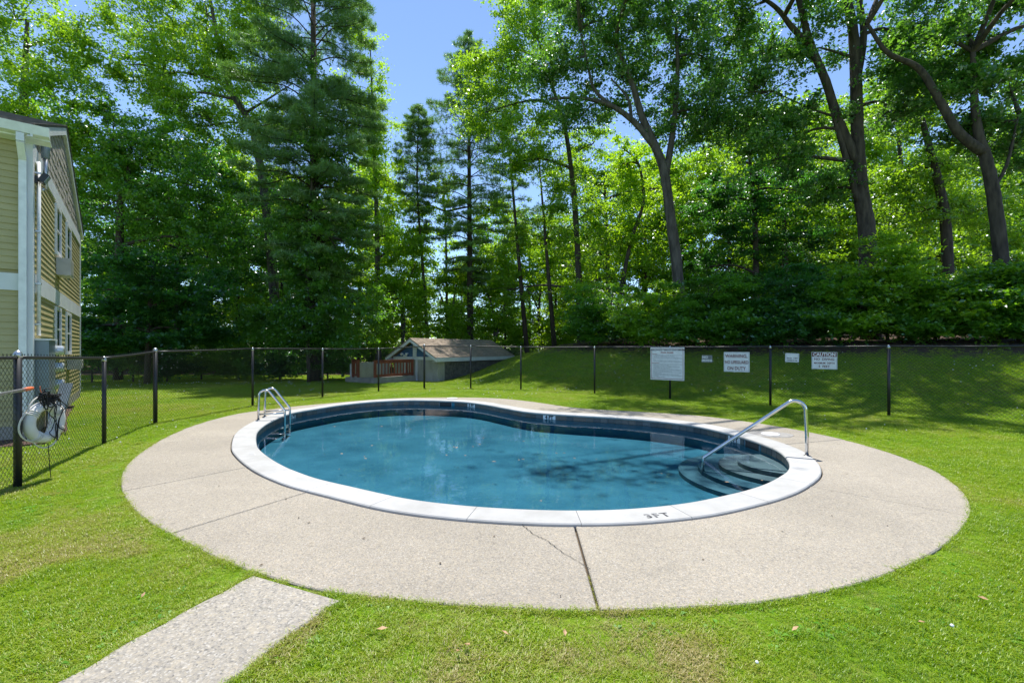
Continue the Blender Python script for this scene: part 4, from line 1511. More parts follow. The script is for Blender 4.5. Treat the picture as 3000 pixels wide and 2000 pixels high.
# meter cabinet
mc = thing('meter_cabinet', 'tall grey electric meter cabinet on the gable wall corner', 'cabinet')
b = MB(); hbox(b, .16, .95, .03, .205, .48, 1.64); fix(b.build('cabinet', M['grey_metal'], mc))
b = MB(); hbox(b, .13, .98, .02, .235, 1.64, 1.665); fix(b.build('lid', M['white_vinyl'], mc))
b = MB(); hbox(b, .97, 1.5, .03, .16, .38, 1.62); fix(b.build('meter_panel', M['grey_metal'], mc))
for z in (1.46, 1.14, .82):
    b = MB()
    b.lathe(hp(1.2, 0, z, .16), [(.105, 0), (.105, .03), (.092, .035), (.090, .12), (.075, .145), (.03, .15)], 18, axis=NG)
    b.build('meter', M['meter_glass'], mc, True)
    b = MB(); b.lathe(hp(1.2, 0, z, .16), [(.118, 0), (.118, .028), (.109, .03)], 18, axis=NG); b.build('collar', M['galv'], mc, True)
b = MB()
for t in (1.05, 1.35): b.tube([hp(t, 0, .40, .10), hp(t, 0, -.1, .10)], .03, 8)
b.build('conduit', M['galv'], mc, True)
# leaning board
lb = thing('leaning_board', 'long grey board leaning beside the meter cabinet', 'board')
q0 = at(150, 1278); q1 = Vector((-8.14, 8.32, .86))
ax = (q1 - q0).normalized()
sd = Vector((.55, .45, 0)).normalized() * .0 + Vector((1, .15, 0)).normalized()
th = ax.cross(sd).normalized()
b = MB()
def lbq(p, w2): return [p - sd * w2 - th * .012, p + sd * w2 - th * .012, p + sd * w2 + th * .012, p - sd * w2 + th * .012]
b.hexa(lbq(q0, .10), lbq(q1, .10)); fix(b.build('board', M['grey_metal'], lb))
# mulch along the wall
mul = MB()
pts = [HOUSE_C + NF * .75 + NG * .25, HOUSE_C + NG * .40 + D1 * .6, HOUSE_C + NG * .22 + D1 * 2.6, HOUSE_C + NG * .12 + D1 * 5.5, HOUSE_C + D1 * 5.5 - NG * .1, HOUSE_C - NG * .1 - D1 * -.1, HOUSE_C + D2 * 5 , HOUSE_C + D2 * 5 + NF * .8]
pts = [(p.x, p.y) for p in pts]
MULCH_POLY = pts
mul.prism(pts, -.06, .0)
o = mul.build('mulch_bed', M['mulch']); fix(o); tag(o, kind='structure')
HOUSE_POLY = [tuple(hp(t, s, 0))[:2] for t, s in ((-.05, -.05), (GL + .05, -.05), (GL + .05, 8), (-.05, 8))]

# ------------------------------------------------------------------ shed
shed = thing('pump_shed', 'low pump house with a brown shingle roof sunk in the grass bank', 'shed')
E0 = Vector((-3.78, 22.6, 0)); SD = Vector((.554, .832, 0)).normalized(); SW = Vector((-SD.y, SD.x, 0))
SWID, SLEN, SZE, SZR = 3.68, 7.1, 1.03, 2.03
def shp(u, v, z):
    """u along the ridge, v across from the near eave"""
    q = E0 + SD * u + SW * v
    return Vector((q.x, q.y, z))
def sbox(b, u0, u1, v0, v1, z0, z1):
    b.hexa([shp(u0, v0, z0), shp(u1, v0, z0), shp(u1, v1, z0), shp(u0, v1, z0)], [shp(u0, v0, z1), shp(u1, v0, z1), shp(u1, v1, z1), shp(u0, v1, z1)])
u0w, u1w, v0w, v1w = .38, SLEN - .25, .24, SWID - .24
sk = (SZR - SZE) / (SWID / 2)
# front wall with its gable, with the door recess
b = MB(); sbox(b, u0w, u0w + .2, v0w, 1.74, -.6, .93); fix(b.build('front_wall', M['shed_wall'], shed))
b = MB(); sbox(b, u0w, u0w + .2, 2.62, v1w, -.6, .93); fix(b.build('front_wall', M['shed_wall'], shed))
b = MB(); sbox(b, u0w + .05, u0w + .12, 1.80, 2.56, -.6, .88); fix(b.build('door', M['shed_wall'], shed))
b = MB(); sbox(b, u0w - .02, u0w + .14, 1.66, 1.80, -.6, .93); sbox(b, u0w - .02, u0w + .14, 2.56, 2.70, -.6, .93)
fix(b.build('door_frame', M['white_paint'], shed))
b = MB(); sbox(b, u0w + .02, u0w + .13, 2.44, 2.56, -.6, .89); fix(b.build('door_edge', M['redwood'], shed))
b = MB(); sbox(b, u0w - .03, u0w + .03, .20, SWID - .20, .90, 1.06); fix(b.build('band_board', M['white_paint'], shed))
# blue gable clapboards
z = 1.06
while z < SZR - .2:
    half = (SZR - .10 - z) / sk
    b = MB()
    v0, v1 = SWID / 2 - half + .12, SWID / 2 + half - .12
    v0b, v1b = v0 + .085 / sk, v1 - .085 / sk
    if v1b - v0b < .05: v0b = v1b = SWID / 2
    b.hexa([shp(u0w + .05, v0, z), shp(u0w + .05, v1, z), shp(u0w - .012, v1, z), shp(u0w - .012, v0, z)], [shp(u0w + .05, v0b, z + .085), shp(u0w + .05, v1b, z + .085), shp(u0w + .002, v1b, z + .085), shp(u0w + .002, v0b, z + .085)])
    fix(b.build('clapboard', M['shed_blue'], shed))
    z += .085
b = MB(); sbox(b, u0w - .035, u0w + .02, SWID / 2 - .13, SWID / 2 + .13, 1.06, 1.70); fix(b.build('vent_panel', M['white_paint'], shed)); vp = shed.children[-1]
vp = [o for o in COL.objects if o.name.startswith('vent_panel')][-1]
for k in range(7):
    b = MB(); sbox(b, u0w - .055, u0w - .036, SWID / 2 - .10, SWID / 2 + .10, 1.11 + k * .08, 1.15 + k * .08); fix(b.build('louvre', M['white_vinyl'], vp))
# side walls: core plus stones
b = MB(); sbox(b, u0w + .2, u1w, v0w + .08, v0w + .26, -.4, .96); sbox(b, u0w + .2, u1w, v1w - .2, v1w, -.4, .96); sbox(b, u1w, u1w + .2, v0w, v1w, -.4, .96)
fix(b.build('side_wall', M['mortar'], shed))
b = MB(); sbox(b, u0w + .2, u0w + .5, v0w - .02, v0w + .1, -.6, .95); fix(b.build('corner_pier', M['shed_wall'], shed))
rr = random.Random(9)
stm = []
for k in range(5):
    m_ = bmesh.new(); bmesh.ops.create_cube(m_, size=1.0)
    for v in m_.verts: v.co += Vector((rr.uniform(-.08, .08), rr.uniform(-.1, .1), rr.uniform(-.08, .08)))
    me = bpy.data.meshes.new('stone'); m_.to_mesh(me); m_.free(); me.materials.append(M['stone']); stm.append(me)
z = -.30
rz_s = math.atan2(SD.y, SD.x)
while z < .93:
    h = rr.uniform(.13, .20)
    u = u0w + .5
    while u < u1w:
        l = rr.uniform(.2, .42)
        q = shp(u + l / 2, v0w + .075, z + h / 2)
        if ghf(q.x, q.y) < z + h:
            o = bpy.data.objects.new('stone', rr.choice(stm)); COL.objects.link(o); o.parent = shed
            o.location = q; o.rotation_euler = (0, 0, rz_s); o.scale = (l - .025, .10, h - .025)
        u += l
    z += h
# roof
def srp(u, v, dz=0.0):
    zz = SZE + (v if v <= SWID / 2 else SWID - v) * sk
    q = shp(u, v, zz + dz)
    return q
for v0, v1 in ((0, SWID / 2), (SWID, SWID / 2)):
    b = MB()
    b.hexa([srp(0, v0, -.05), srp(SLEN, v0, -.05), srp(SLEN, v1, -.05), srp(0, v1, -.05)], [srp(0, v0), srp(SLEN, v0), srp(SLEN, v1), srp(0, v1)])
    rf = fix(b.build('roof', M['roof'], shed))
    n = 15
    b = MB()
    for k in range(n):
        a0 = v0 + (v1 - v0) * k / n; a1 = v0 + (v1 - v0) * (k + 1) / n
        u = -.02 + (k % 3) * -.1
        while u < SLEN + .02:
            l = rr.uniform(.22, .36)
            ua, ub = max(-.02, u + .004), min(SLEN + .02, u + l - .004)
            if ub > ua:
                th_ = .022 + rr.uniform(-.004, .006)
                b.hexa([srp(ua, a0, .002), srp(ub, a0, .002), srp(ub, a1, .002), srp(ua, a1, .002)], [srp(ua, a0, th_), srp(ub, a0, th_), srp(ub, a1, .006), srp(ua, a1, .006)])
            u += l
    tag(fix(b.build('shingles', M['roof'], rf)), kind='stuff')
    # rake on the front and back
    for uu in (0, SLEN - .03):
        b = MB()
        b.hexa([srp(uu, v0, -.20), srp(uu + .03, v0, -.20), srp(uu + .03, v1, -.20), srp(uu, v1, -.20)], [srp(uu, v0, -.052), srp(uu + .03, v0, -.052), srp(uu + .03, v1, -.052), srp(uu, v1, -.052)])
        fix(b.build('rake_board', M['white_paint'], shed))
    b = MB()
    s_ = -.03 if v0 == 0 else .03
    b.hexa([shp(-.0, v0, SZE - .21), shp(SLEN, v0, SZE - .21), shp(SLEN, v0 + s_, SZE - .21), shp(-.0, v0 + s_, SZE - .21)], [shp(-.0, v0, SZE - .01), shp(SLEN, v0, SZE - .01), shp(SLEN, v0 + s_, SZE - .01), shp(-.0, v0 + s_, SZE - .01)])
    fix(b.build('fascia_board', M['white_paint'], shed))
    b = MB()
    va, vb = (0.0, .30) if v0 == 0 else (SWID - .30, SWID)
    sbox(b, 0.035, SLEN - .035, va + .004, vb, SZE - .205, SZE - .185); fix(b.build('soffit', M['white_paint'], shed))
b = MB()
sbox(b, .03, .36, .3, SWID - .3, SZE - .07, SZE - .05)
# flood lamps under the gable
sf = thing('shed_flood_light', 'twin white flood lamp fixed under the shed gable', 'light')
b = MB(); b.box(shp(u0w - .06, 2.52, 1.10), (.12, .16, .06), rz_s); fix(b.build('base', M['white_vinyl'], sf))
for dv in (-.18, .2):
    b = MB(); b.lathe(shp(u0w - .10, 2.52 + dv, 1.20), [(.03, -.08), (.05, -.03), (.075, .06), (.07, .065)], 12, axis=(-SD + Vector((0, 0, -.4))).normalized()); b.build('lamp', M['white_vinyl'], sf, True)
    b = MB(); b.tube([shp(u0w - .06, 2.52, 1.12), shp(u0w - .08, 2.52 + dv, 1.20)], .015, 6); b.build('arm', M['white_vinyl'], sf)

# red railing round the pit in front of the shed
rail = thing('wooden_railing', 'red stained wooden railing around the pump house entry pit', 'railing')
vR = 1.92
RZ0, RZ1 = .10, .93
def rail_run(pa, pb, name_n, gap=.155, pick=.045):
    dv = (pb - pa); dv.z = 0
    ln = dv.length; ex = dv / ln
    rz = math.atan2(ex.y, ex.x)
    mid = pa.lerp(pb, .5)
    b = MB(); b.box(mid + Vector((0, 0, RZ1 - .02)), (ln + .08, .15, .04), rz); fix(b.build('cap_rail', M['redwood'], rail))
    b = MB(); b.box(mid + Vector((0, 0, RZ1 - .105)), (ln, .05, .12), rz); fix(b.build('top_rail', M['redwood'], rail))
    b = MB(); b.box(mid + Vector((0, 0, RZ0 + .07)), (ln, .05, .12), rz); fix(b.build('bottom_rail', M['redwood'], rail))
    n = int(ln / gap)
    for k in range(1, n):
        q = pa + ex * ln * k / n
        b = MB(); b.box(q + Vector((0, 0, (RZ0 + RZ1) / 2)) , (pick, .035, RZ1 - RZ0 - .06), rz)
        fix(b.build('picket', M['redwood'], rail))
    for q in (pa, pb):
        b = MB(); b.box(q + Vector((0, 0, (RZ0 - .05 + RZ1 - .04) / 2)), (.10, .10, RZ1 - RZ0 + .01), rz); fix(b.build('post', M['redwood'], rail))
A0 = shp(u0w - .12, vR, 0); A1 = shp(u0w - 2.55, vR, 0)
rail_run(A0, A1, 9, .20, .05)
A2 = shp(u0w - 2.55, vR + 1.55, 0); A3 = shp(u0w - 1.9, vR + 1.75, 0)
rail_run(A2 - SW * .30, A2 + SW * .1, 3, .13, .05)
b = MB()
sbox(b, u0w - 2.72, u0w + .05, vR - .16, vR + .14, -.45, .09)
fix(b.build('curb', M['foundation'], rail))
b = MB(); sbox(b, u0w - 2.75, u0w - 2.45, vR + .145, vR + 2.0, -.45, .06); fix(b.build('curb', M['foundation'], rail))
pw = thing('pit_wall', 'weathered concrete retaining wall behind the red railing', 'wall')
b = MB(); sbox(b, u0w - 2.2, u0w - .1, vR + 1.75, vR + 1.95, -.5, .78); fix(b.build('wall', M['shed_wall'], pw))
b = MB(); sbox(b, u0w - 2.44, u0w - 2.20, vR + 1.72, vR + 2.05, -.5, .72); fix(b.build('pier', M['white_paint'], pw))
SHED_POLY = [tuple(shp(u, v, 0))[:2] for u, v in ((.1, .2), (SLEN, .2), (SLEN, SWID), (.3, SWID), (-2.4, 4.0), (-2.4, 1.75), (.1, 1.7))]

# ------------------------------------------------------------------ trees
def leaf_quads(P, size, rs, flat=0.5, aspect=.55, fold=.18, per_clump=True):
    n = len(P)
    nrm = rs.normal(0, 1, (n, 3)); nrm[:, 2] = np.abs(nrm[:, 2]) * .7 + flat
    nrm /= np.linalg.norm(nrm, axis=1)[:, None]
    d = rs.normal(0, 1, (n, 3)); d[:, 2] -= .45
    d -= nrm * np.sum(d * nrm, axis=1)[:, None]
    d /= np.linalg.norm(d, axis=1)[:, None] + 1e-9
    s = np.cross(nrm, d)
    big = rs.uniform(.65, 1.25, n // 60 + 1)[np.arange(n) // 60] if per_clump else 1.0   # leaf size changes from spray to spray
    Ls = (size * rs.uniform(.65, 1.3, n) * big)[:, None]
    b = P - d * Ls * .5
    tip = P + d * Ls * .5
    l = P - d * Ls * .06 + s * Ls * aspect * .5 + nrm * Ls * fold
    r = P - d * Ls * .06 - s * Ls * aspect * .5 + nrm * Ls * fold
    return np.stack([b, r, tip, l], 1)

def crown_points(ells, rs, clump=1.0, flat=.5, per=260, shell=.40):
    """clumps of leaves spread through the ellipsoids; returns points, a tint for each and the clump centres"""
    PP, TT, CC = [], [], []
    for (c, r, n) in ells:
        c = np.array(c); r = np.array(r)
        k = max(5, int(n / per))
        dirs = rs.normal(0, 1, (k, 3)); dirs /= np.linalg.norm(dirs, axis=1)[:, None]
        rad = rs.uniform(0, 1, k) ** shell
        cc = c + dirs * rad[:, None] * r
        ct = rs.uniform(0.1, .9, k)
        cnt = rs.dirichlet(np.full(k, 3.0)) * n
        for i in range(k):
            m = int(cnt[i])
            if m < 3: continue
            cr = clump * .80 * rs.uniform(.6, 1.3)
            q = rs.normal(0, 1, (m, 3)) * np.array([cr, cr, cr * flat]) * .55
            # a clump is a spray: points gather along a few twigs
            tw = rs.normal(0, 1, (4, 3)); tw[:, 2] *= flat; tw /= np.linalg.norm(tw, axis=1)[:, None]
            wsel = rs.integers(0, 4, m)
            along = rs.uniform(0, 1, m)[:, None] * cr * 1.5
            q = np.where(rs.uniform(0, 1, m)[:, None] < .6, tw[wsel] * along + q * .28 - np.array([0, 0, 1]) * along * .12, q)
            PP.append(cc[i] + q)
            TT.append(np.clip(ct[i] + rs.normal(0, .22, m), 0, 1))
        CC.append(cc)
    return np.concatenate(PP), np.concatenate(TT), CC

def limb(b, p0, p1, r0, r1, n=7, sag=.12, rnd=None, sides=7):
    rnd = rnd or random
    p0, p1 = Vector(p0), Vector(p1)
    ln = (p1 - p0).length
    mid = p0.lerp(p1, .45) + Vector((rnd.uniform(-.1, .1), rnd.uniform(-.1, .1), sag)) * ln
    P = spline([p0, mid, p1], n)
    rad = list(np.linspace(r0, r1, len(P)))
    b.tube(P, rad, sides, cap=False)

TREE_N = [0]
LEAFN = 1.62
def tree(name, label, cat, trunk, radii, ells, mat, bark, leaf=.15, clump=1.0, flat=.5, per=260, extra=(), seed=None, group=None, flat_leaf=.5, twig=6, shell=.45, sides=10):
    """trunk: list of points; extra: list of (points, r0, r1) hand-placed limbs"""
    TREE_N[0] += 1
    rs = np.random.default_rng(seed if seed else 100 + TREE_N[0])
    rnd = random.Random(TREE_N[0])
    base = Vector(trunk[0])
    t = thing(name, label, cat, (0, 0, 0), group=group)
    b = MB()
    P = spline(trunk, 6)
    rad = list(np.interp(np.linspace(0, 1, len(P)), np.linspace(0, 1, len(radii)), radii))
    b.tube(P, rad, sides, wob=.05)
    paths = [P]
    for pts, r0, r1 in extra:
        Q = spline(pts, 6)
        b.tube(Q, list(np.linspace(r0, r1, len(Q))), 8, wob=.04)
        paths.append(Q)
    PT, TT, CC = crown_points(ells, rs, clump, flat, per, shell)
    allp = [q for pth in paths for q in pth]
    for (c, r, n), cc in zip(ells, CC):
        c = Vector(c)
        cand = [q for q in allp if q.z < c.z + .3] or allp
        q = min(cand, key=lambda q: (q - c).length + max(0, q.z - c.z) * 1.0)
        rr_ = .05 + .012 * (c - q).length
        limb(b, q, c, rr_, .03, 6, .10, rnd, 6)
        for k in range(min(twig, len(cc))):
            limb(b, c.lerp(q, rnd.uniform(0, .4)), cc[k], .025, .008, 4, .08, rnd, 4)
    tag(b.build('trunk', bark, t, True))
    me = np_quads('crown', leaf_quads(PT, leaf, rs, flat_leaf), TT)
    o = link('crown', me, mat, t)
    return t

DY = 0.0
def E(px, py, rx, ry, Y, n, rd=None, dY=None):
    dY = DY if dY is None else dY
    """ellipsoid given in photo pixels at the distance Y"""
    c = wy(px, Y + dY, py)
    rxm, rzm = rx * Y / F, ry * Y / F
    return ((c.x, c.y, c.z), (rxm, rd if rd else min(rxm, rzm * 1.2), rzm), int(n * LEAFN))

def gbase(px, Y):
    x = (px - 1500.0) / F * Y
    return Vector((x, Y, ghf(x, Y) - .1))

def TP(Y, *pts):
    return [wy(px, Y, py) for px, py in pts]

# --- left side
Y = 24
tree('oak_tree', 'bright green broad tree rising behind the house roof', 'tree', [gbase(60, Y)] + TP(Y, (62, 600), (70, 300), (80, 60)), [.3, .25, .18, .08],
     [E(40, 60, 170, 170, Y, 6500), E(130, 250, 130, 130, Y, 5200), E(250, 430, 120, 120, Y, 4600), E(20, 330, 120, 120, Y, 3800), E(215, 120, 60, 60, Y, 1300)], L['bright'], M['bark_grey'], .17, 1.0, .55)
Y = 27
tree('ash_tree', 'tall light green tree with a leaning trunk left of the vine covered pine', 'tree', [gbase(820, Y)] + TP(Y, (790, 700), (745, 400), (680, 270), (640, 120), (600, -80)), [.3, .26, .2, .16, .12, .06],
     [E(430, 60, 150, 130, Y, 5200), E(600, 40, 180, 150, Y, 6800), E(560, 220, 170, 120, Y, 5600), E(740, 120, 130, 160, Y, 5200), E(720, 330, 130, 120, Y, 4200), E(380, 190, 110, 70, Y, 2200), E(600, 370, 120, 90, Y, 3200), E(560, -190, 260, 150, Y, 6000), E(470, 300, 70, 50, Y, 900)],
     L['bright'], M['bark_grey'], .17, 1.0, .5, extra=[(TP(Y, (700, 300), (640, 240), (560, 215), (480, 215)), .1, .03), (TP(Y, (720, 330), (770, 300), (850, 250)), .09, .03)])
Y = 24
tree('maple_tree', 'dark maple with a forked trunk beside the house', 'tree', [gbase(345, Y)] + TP(Y, (350, 720), (352, 590), (335, 490), (330, 400)), [.22, .18, .15, .1, .05],
     [E(330, 400, 140, 120, Y, 5600), E(480, 480, 150, 120, Y, 5600), E(620, 560, 110, 110, Y, 4200), E(300, 610, 90, 110, Y, 3400), E(470, 640, 150, 110, Y, 5200), E(640, 720, 90, 100, Y, 3200)],
     L['mid'], M['bark_brown'], .16, .95, .42, extra=[(TP(Y, (352, 590), (375, 530), (378, 460), (400, 380)), .12, .05)])
Y = 21.5
tree('understory_maple', 'shadowy low maple with layered drooping leaves behind the left lawn', 'tree', [gbase(430, Y)] + TP(Y, (440, 900), (455, 750)), [.14, .11, .05],
     [E(300, 850, 110, 110, Y, 4200), E(450, 830, 130, 110, Y, 5400), E(600, 880, 110, 110, Y, 4200), E(400, 960, 150, 60, Y, 3600), E(560, 970, 120, 55, Y, 3000), E(270, 960, 80, 60, Y, 1900)],
     L['deep'], M['bark_dark'], .16, .85, .32, flat_leaf=1.0)

# --- conifers
def pine(name, label, base, top, r0, prof, seed, tuft=.16, nper=2400, bark='bark_dark', whorl=.55, mat='needle', droop=.12, lean=(), density=1.0, rseg=9, dead=0.0):
    """prof(f): branch length at the height fraction f"""
    rs = np.random.default_rng(seed); rnd = random.Random(seed)
    t = thing(name, label, 'tree')
    b = MB()
    base, top = Vector(base), Vector(top)
    pts = [base] + [base.lerp(top, f) + Vector((dx, dy, 0)) for f, dx, dy in lean] + [top]
    P = spline(pts, 8)
    rad = list(np.linspace(r0, .03, len(P)))
    b.tube(P, rad, 10, wob=.05)
    H = (top - base).length
    def along(f):
        x = f * (len(P) - 1); k = min(int(x), len(P) - 2)
        return P[k].lerp(P[k + 1], x - k)
    tips, tt = [], []
    z = .06 * H
    while z < H * .995:
        f = z / H
        Lb = prof(f)
        if Lb > .05:
            n = rnd.choice((4, 5, 5, 6)) if density >= 1 else rnd.choice((2, 3, 4))
            a0 = rnd.uniform(0, 6.3)
            for k in range(n):
                a = a0 + 6.283 * k / n + rnd.uniform(-.35, .35)
                ln = Lb * rnd.uniform(.55, 1.12)
                if rnd.random() < .08: continue
                o = along(f)
                dr = Vector((math.cos(a), math.sin(a), 0))
                up = .28 * (f - .35) + rnd.uniform(-.08, .08)
                Q = [o, o + dr * ln * .35 + Vector((0, 0, ln * (up + .06))), o + dr * ln * .72 + Vector((0, 0, ln * (up * 1.3 - droop * .3))), o + dr * ln + Vector((0, 0, ln * (up * 1.5 - droop * .4)))]
                Q = spline(Q, 3)
                b.tube(Q, list(np.linspace(max(.012, r0 * .22 * (1 - f) + .012), .006, len(Q))), 5, cap=False)
                m = max(4, int(ln * rseg))
                sid = dr.cross(Vector((0, 0, 1)))
                for j in range(m):
                    g = .28 + .72 * (j + rnd.random()) / m
                    if rnd.random() < dead * (1 - g): continue
                    x = g * (len(Q) - 1); kk = min(int(x), len(Q) - 2)
                    c = Q[kk].lerp(Q[kk + 1], x - kk)
                    spread = ln * .34 * (1.15 - g) + .08
                    for h in range(3):
                        c2 = c + sid * rnd.uniform(-1, 1) * spread + Vector((0, 0, rnd.uniform(-.02, .10))) + dr * rnd.uniform(-.1, .1)
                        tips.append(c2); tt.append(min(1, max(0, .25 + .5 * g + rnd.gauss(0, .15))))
        z += whorl * rnd.uniform(.75, 1.25) * (1.0 if f < .8 else .6)
    C = np.array([tuple(q) for q in tips]); T = np.array(tt)
    k = 10
    n = len(C)
    cen = np.repeat(C, k, 0); ti = np.repeat(T, k)
    d = rs.normal(0, 1, (n * k, 3)); d[:, 2] += .35
    d /= np.linalg.norm(d, axis=1)[:, None]
    s = np.cross(d, rs.normal(0, 1, (n * k, 3))); s /= np.linalg.norm(s, axis=1)[:, None] + 1e-9
    Ln = (tuft * rs.uniform(.7, 1.35, n * k))[:, None]
    cen = cen + rs.normal(0, .03, cen.shape)
    V = np.stack([cen + s * .014, cen - s * .014, cen + d * Ln], 1)
    b.build('trunk', M[bark], t, True)
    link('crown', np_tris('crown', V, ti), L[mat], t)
    return t

Y = 23.5
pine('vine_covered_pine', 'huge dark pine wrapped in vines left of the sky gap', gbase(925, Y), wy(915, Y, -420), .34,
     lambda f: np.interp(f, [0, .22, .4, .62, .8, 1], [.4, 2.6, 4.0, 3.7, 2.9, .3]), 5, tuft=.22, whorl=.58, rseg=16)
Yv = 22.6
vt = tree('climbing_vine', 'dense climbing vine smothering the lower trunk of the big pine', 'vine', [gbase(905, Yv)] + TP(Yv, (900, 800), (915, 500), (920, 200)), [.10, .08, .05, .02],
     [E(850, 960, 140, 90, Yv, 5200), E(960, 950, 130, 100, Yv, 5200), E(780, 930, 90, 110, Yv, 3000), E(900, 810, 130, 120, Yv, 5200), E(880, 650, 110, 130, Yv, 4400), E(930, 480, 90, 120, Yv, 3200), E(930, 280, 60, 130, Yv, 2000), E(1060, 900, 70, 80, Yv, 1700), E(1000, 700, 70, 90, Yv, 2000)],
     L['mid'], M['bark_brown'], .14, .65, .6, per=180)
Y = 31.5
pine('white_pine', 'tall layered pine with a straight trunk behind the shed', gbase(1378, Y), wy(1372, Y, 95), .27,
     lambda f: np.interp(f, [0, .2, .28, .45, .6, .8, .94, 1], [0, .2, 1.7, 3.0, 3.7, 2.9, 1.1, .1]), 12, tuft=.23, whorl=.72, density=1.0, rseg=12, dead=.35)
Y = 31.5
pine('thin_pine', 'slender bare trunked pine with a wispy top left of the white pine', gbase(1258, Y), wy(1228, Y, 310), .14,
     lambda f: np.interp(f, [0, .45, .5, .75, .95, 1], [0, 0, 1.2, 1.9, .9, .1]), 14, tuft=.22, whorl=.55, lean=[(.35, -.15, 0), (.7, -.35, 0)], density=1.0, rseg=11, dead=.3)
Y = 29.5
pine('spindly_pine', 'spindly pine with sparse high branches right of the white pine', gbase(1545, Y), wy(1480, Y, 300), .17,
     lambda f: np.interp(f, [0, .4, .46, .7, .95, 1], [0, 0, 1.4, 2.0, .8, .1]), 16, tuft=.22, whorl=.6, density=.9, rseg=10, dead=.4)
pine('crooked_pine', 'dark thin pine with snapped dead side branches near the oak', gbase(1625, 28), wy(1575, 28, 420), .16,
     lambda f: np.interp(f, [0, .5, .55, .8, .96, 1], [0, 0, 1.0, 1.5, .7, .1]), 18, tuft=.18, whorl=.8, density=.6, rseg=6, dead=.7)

# --- middle
Y = 31
tree('poplar_tree', 'pale backlit tree showing beside the vine covered pine', 'tree', [gbase(1110, Y)] + TP(Y, (1105, 700), (1095, 400), (1085, 150)), [.2, .16, .1, .04],
     [E(1075, 260, 65, 110, Y, 2600), E(1100, 400, 75, 90, Y, 2800), E(1125, 520, 70, 90, Y, 2400), E(1130, 690, 95, 90, Y, 3000), E(1160, 850, 110, 100, Y, 3800), E(1060, 120, 40, 70, Y, 900), E(1190, 720, 70, 90, Y, 1800), E(1230, 880, 90, 80, Y, 2000)], L['lime'], M['bark_grey'], .17, .9, .55)
Y = 26
tree('tulip_tree', 'yellow green sunlit tree to the right of the sky gap', 'tree', [gbase(1700, Y)] + TP(Y, (1690, 700), (1660, 400), (1600, 200), (1560, 50)), [.2, .16, .12, .08, .04],
     [E(1480, 200, 100, 120, Y, 4200), E(1420, 330, 85, 90, Y, 2600), E(1560, 90, 130, 110, Y, 4600), E(1560, 350, 100, 90, Y, 2800), E(1390, 170, 50, 70, Y, 1100), E(1500, 480, 80, 70, Y, 1600), E(1640, 480, 110, 90, Y, 2800), E(1700, 640, 110, 100, Y, 3000), E(1560, -60, 160, 90, Y, 3600)],
     L['bright'], M['bark_dark'], .16, .95, .55)
Y = 21
DY = 0.7
tree('arching_oak', 'large grey oak with a long limb arching left over the lawn', 'tree', [gbase(1998, Y)] + TP(Y, (1985, 800), (1965, 640), (1945, 500), (1915, 420), (1880, 340), (1850, 240), (1800, 120)), [.29, .25, .23, .21, .19, .16, .12, .08],
     [E(1760, 60, 170, 120, Y, 6200), E(1950, 60, 170, 130, Y, 6200), E(1650, 190, 120, 100, Y, 3800), E(1820, 230, 110, 90, Y, 2800), E(2080, 180, 140, 130, Y, 5200), E(2000, 330, 120, 100, Y, 3800), E(2140, 350, 110, 110, Y, 3800), E(1700, 340, 80, 60, Y, 1500), E(1880, -110, 300, 110, Y, 6000), ((1.5, 17.5, 17.6), (2.2, 1.5, 1.1), 2600), ((4.6, 17.0, 17.2), (2.2, 1.5, 1.1), 2800), ((3.0, 20.0, 19.0), (2.4, 1.6, 1.2), 2600)],
     L['oak'], M['bark_grey'], .155, .95, .5,
     extra=[(TP(Y, (1915, 425), (1860, 360), (1790, 310), (1700, 288), (1610, 290)), .17, .05), (TP(Y, (1790, 310), (1740, 260), (1720, 180), (1700, 90)), .09, .03), (TP(Y, (1950, 520), (1972, 380), (1985, 220), (1980, 60)), .17, .06), (TP(Y, (1850, 350), (1840, 290), (1790, 230)), .09, .03)])
Y = 25
DY = 0.0
tree('leaning_sapling', 'thin dark tree leaning right in front of bright foliage', 'tree', [gbase(1800, Y)] + TP(Y, (1820, 850), (1850, 700), (1885, 590), (1870, 480), (1820, 430)), [.14, .12, .10, .08, .06, .03],
     [E(1830, 480, 80, 70, Y, 2000), E(1890, 560, 70, 60, Y, 1500), E(1800, 700, 90, 80, Y, 2000), E(1740, 820, 90, 80, Y, 2200)], L['lime'], M['bark_dark'], .15, .8, .5)
Y = 29
tree('slim_tree', 'slim grey trunk between the spindly pines and the oak', 'tree', [gbase(1710, Y)] + TP(Y, (1700, 800), (1690, 620), (1685, 450)), [.13, .11, .08, .04],
     [E(1680, 540, 90, 80, Y, 2300), E(1740, 420, 80, 70, Y, 1900), E(1640, 680, 80, 80, Y, 1900)], L['bright'], M['bark_grey'], .16, .85, .5)
Y = 23
tree('shade_maple', 'deep green maple with flat layered sprays right of the oak trunk', 'tree', [gbase(2215, Y)] + TP(Y, (2215, 800), (2210, 620), (2195, 450)), [.16, .14, .11, .05],
     [E(2110, 590, 90, 70, Y, 2600), E(2230, 560, 100, 80, Y, 3000), E(2150, 700, 120, 70, Y, 3200), E(2300, 690, 100, 80, Y, 3000), E(2220, 820, 130, 60, Y, 3000), E(2080, 780, 70, 60, Y, 1500), E(2360, 560, 90, 80, Y, 2200)],
     L['deep'], M['bark_dark'], .15, .8, .28, flat_leaf=1.1)
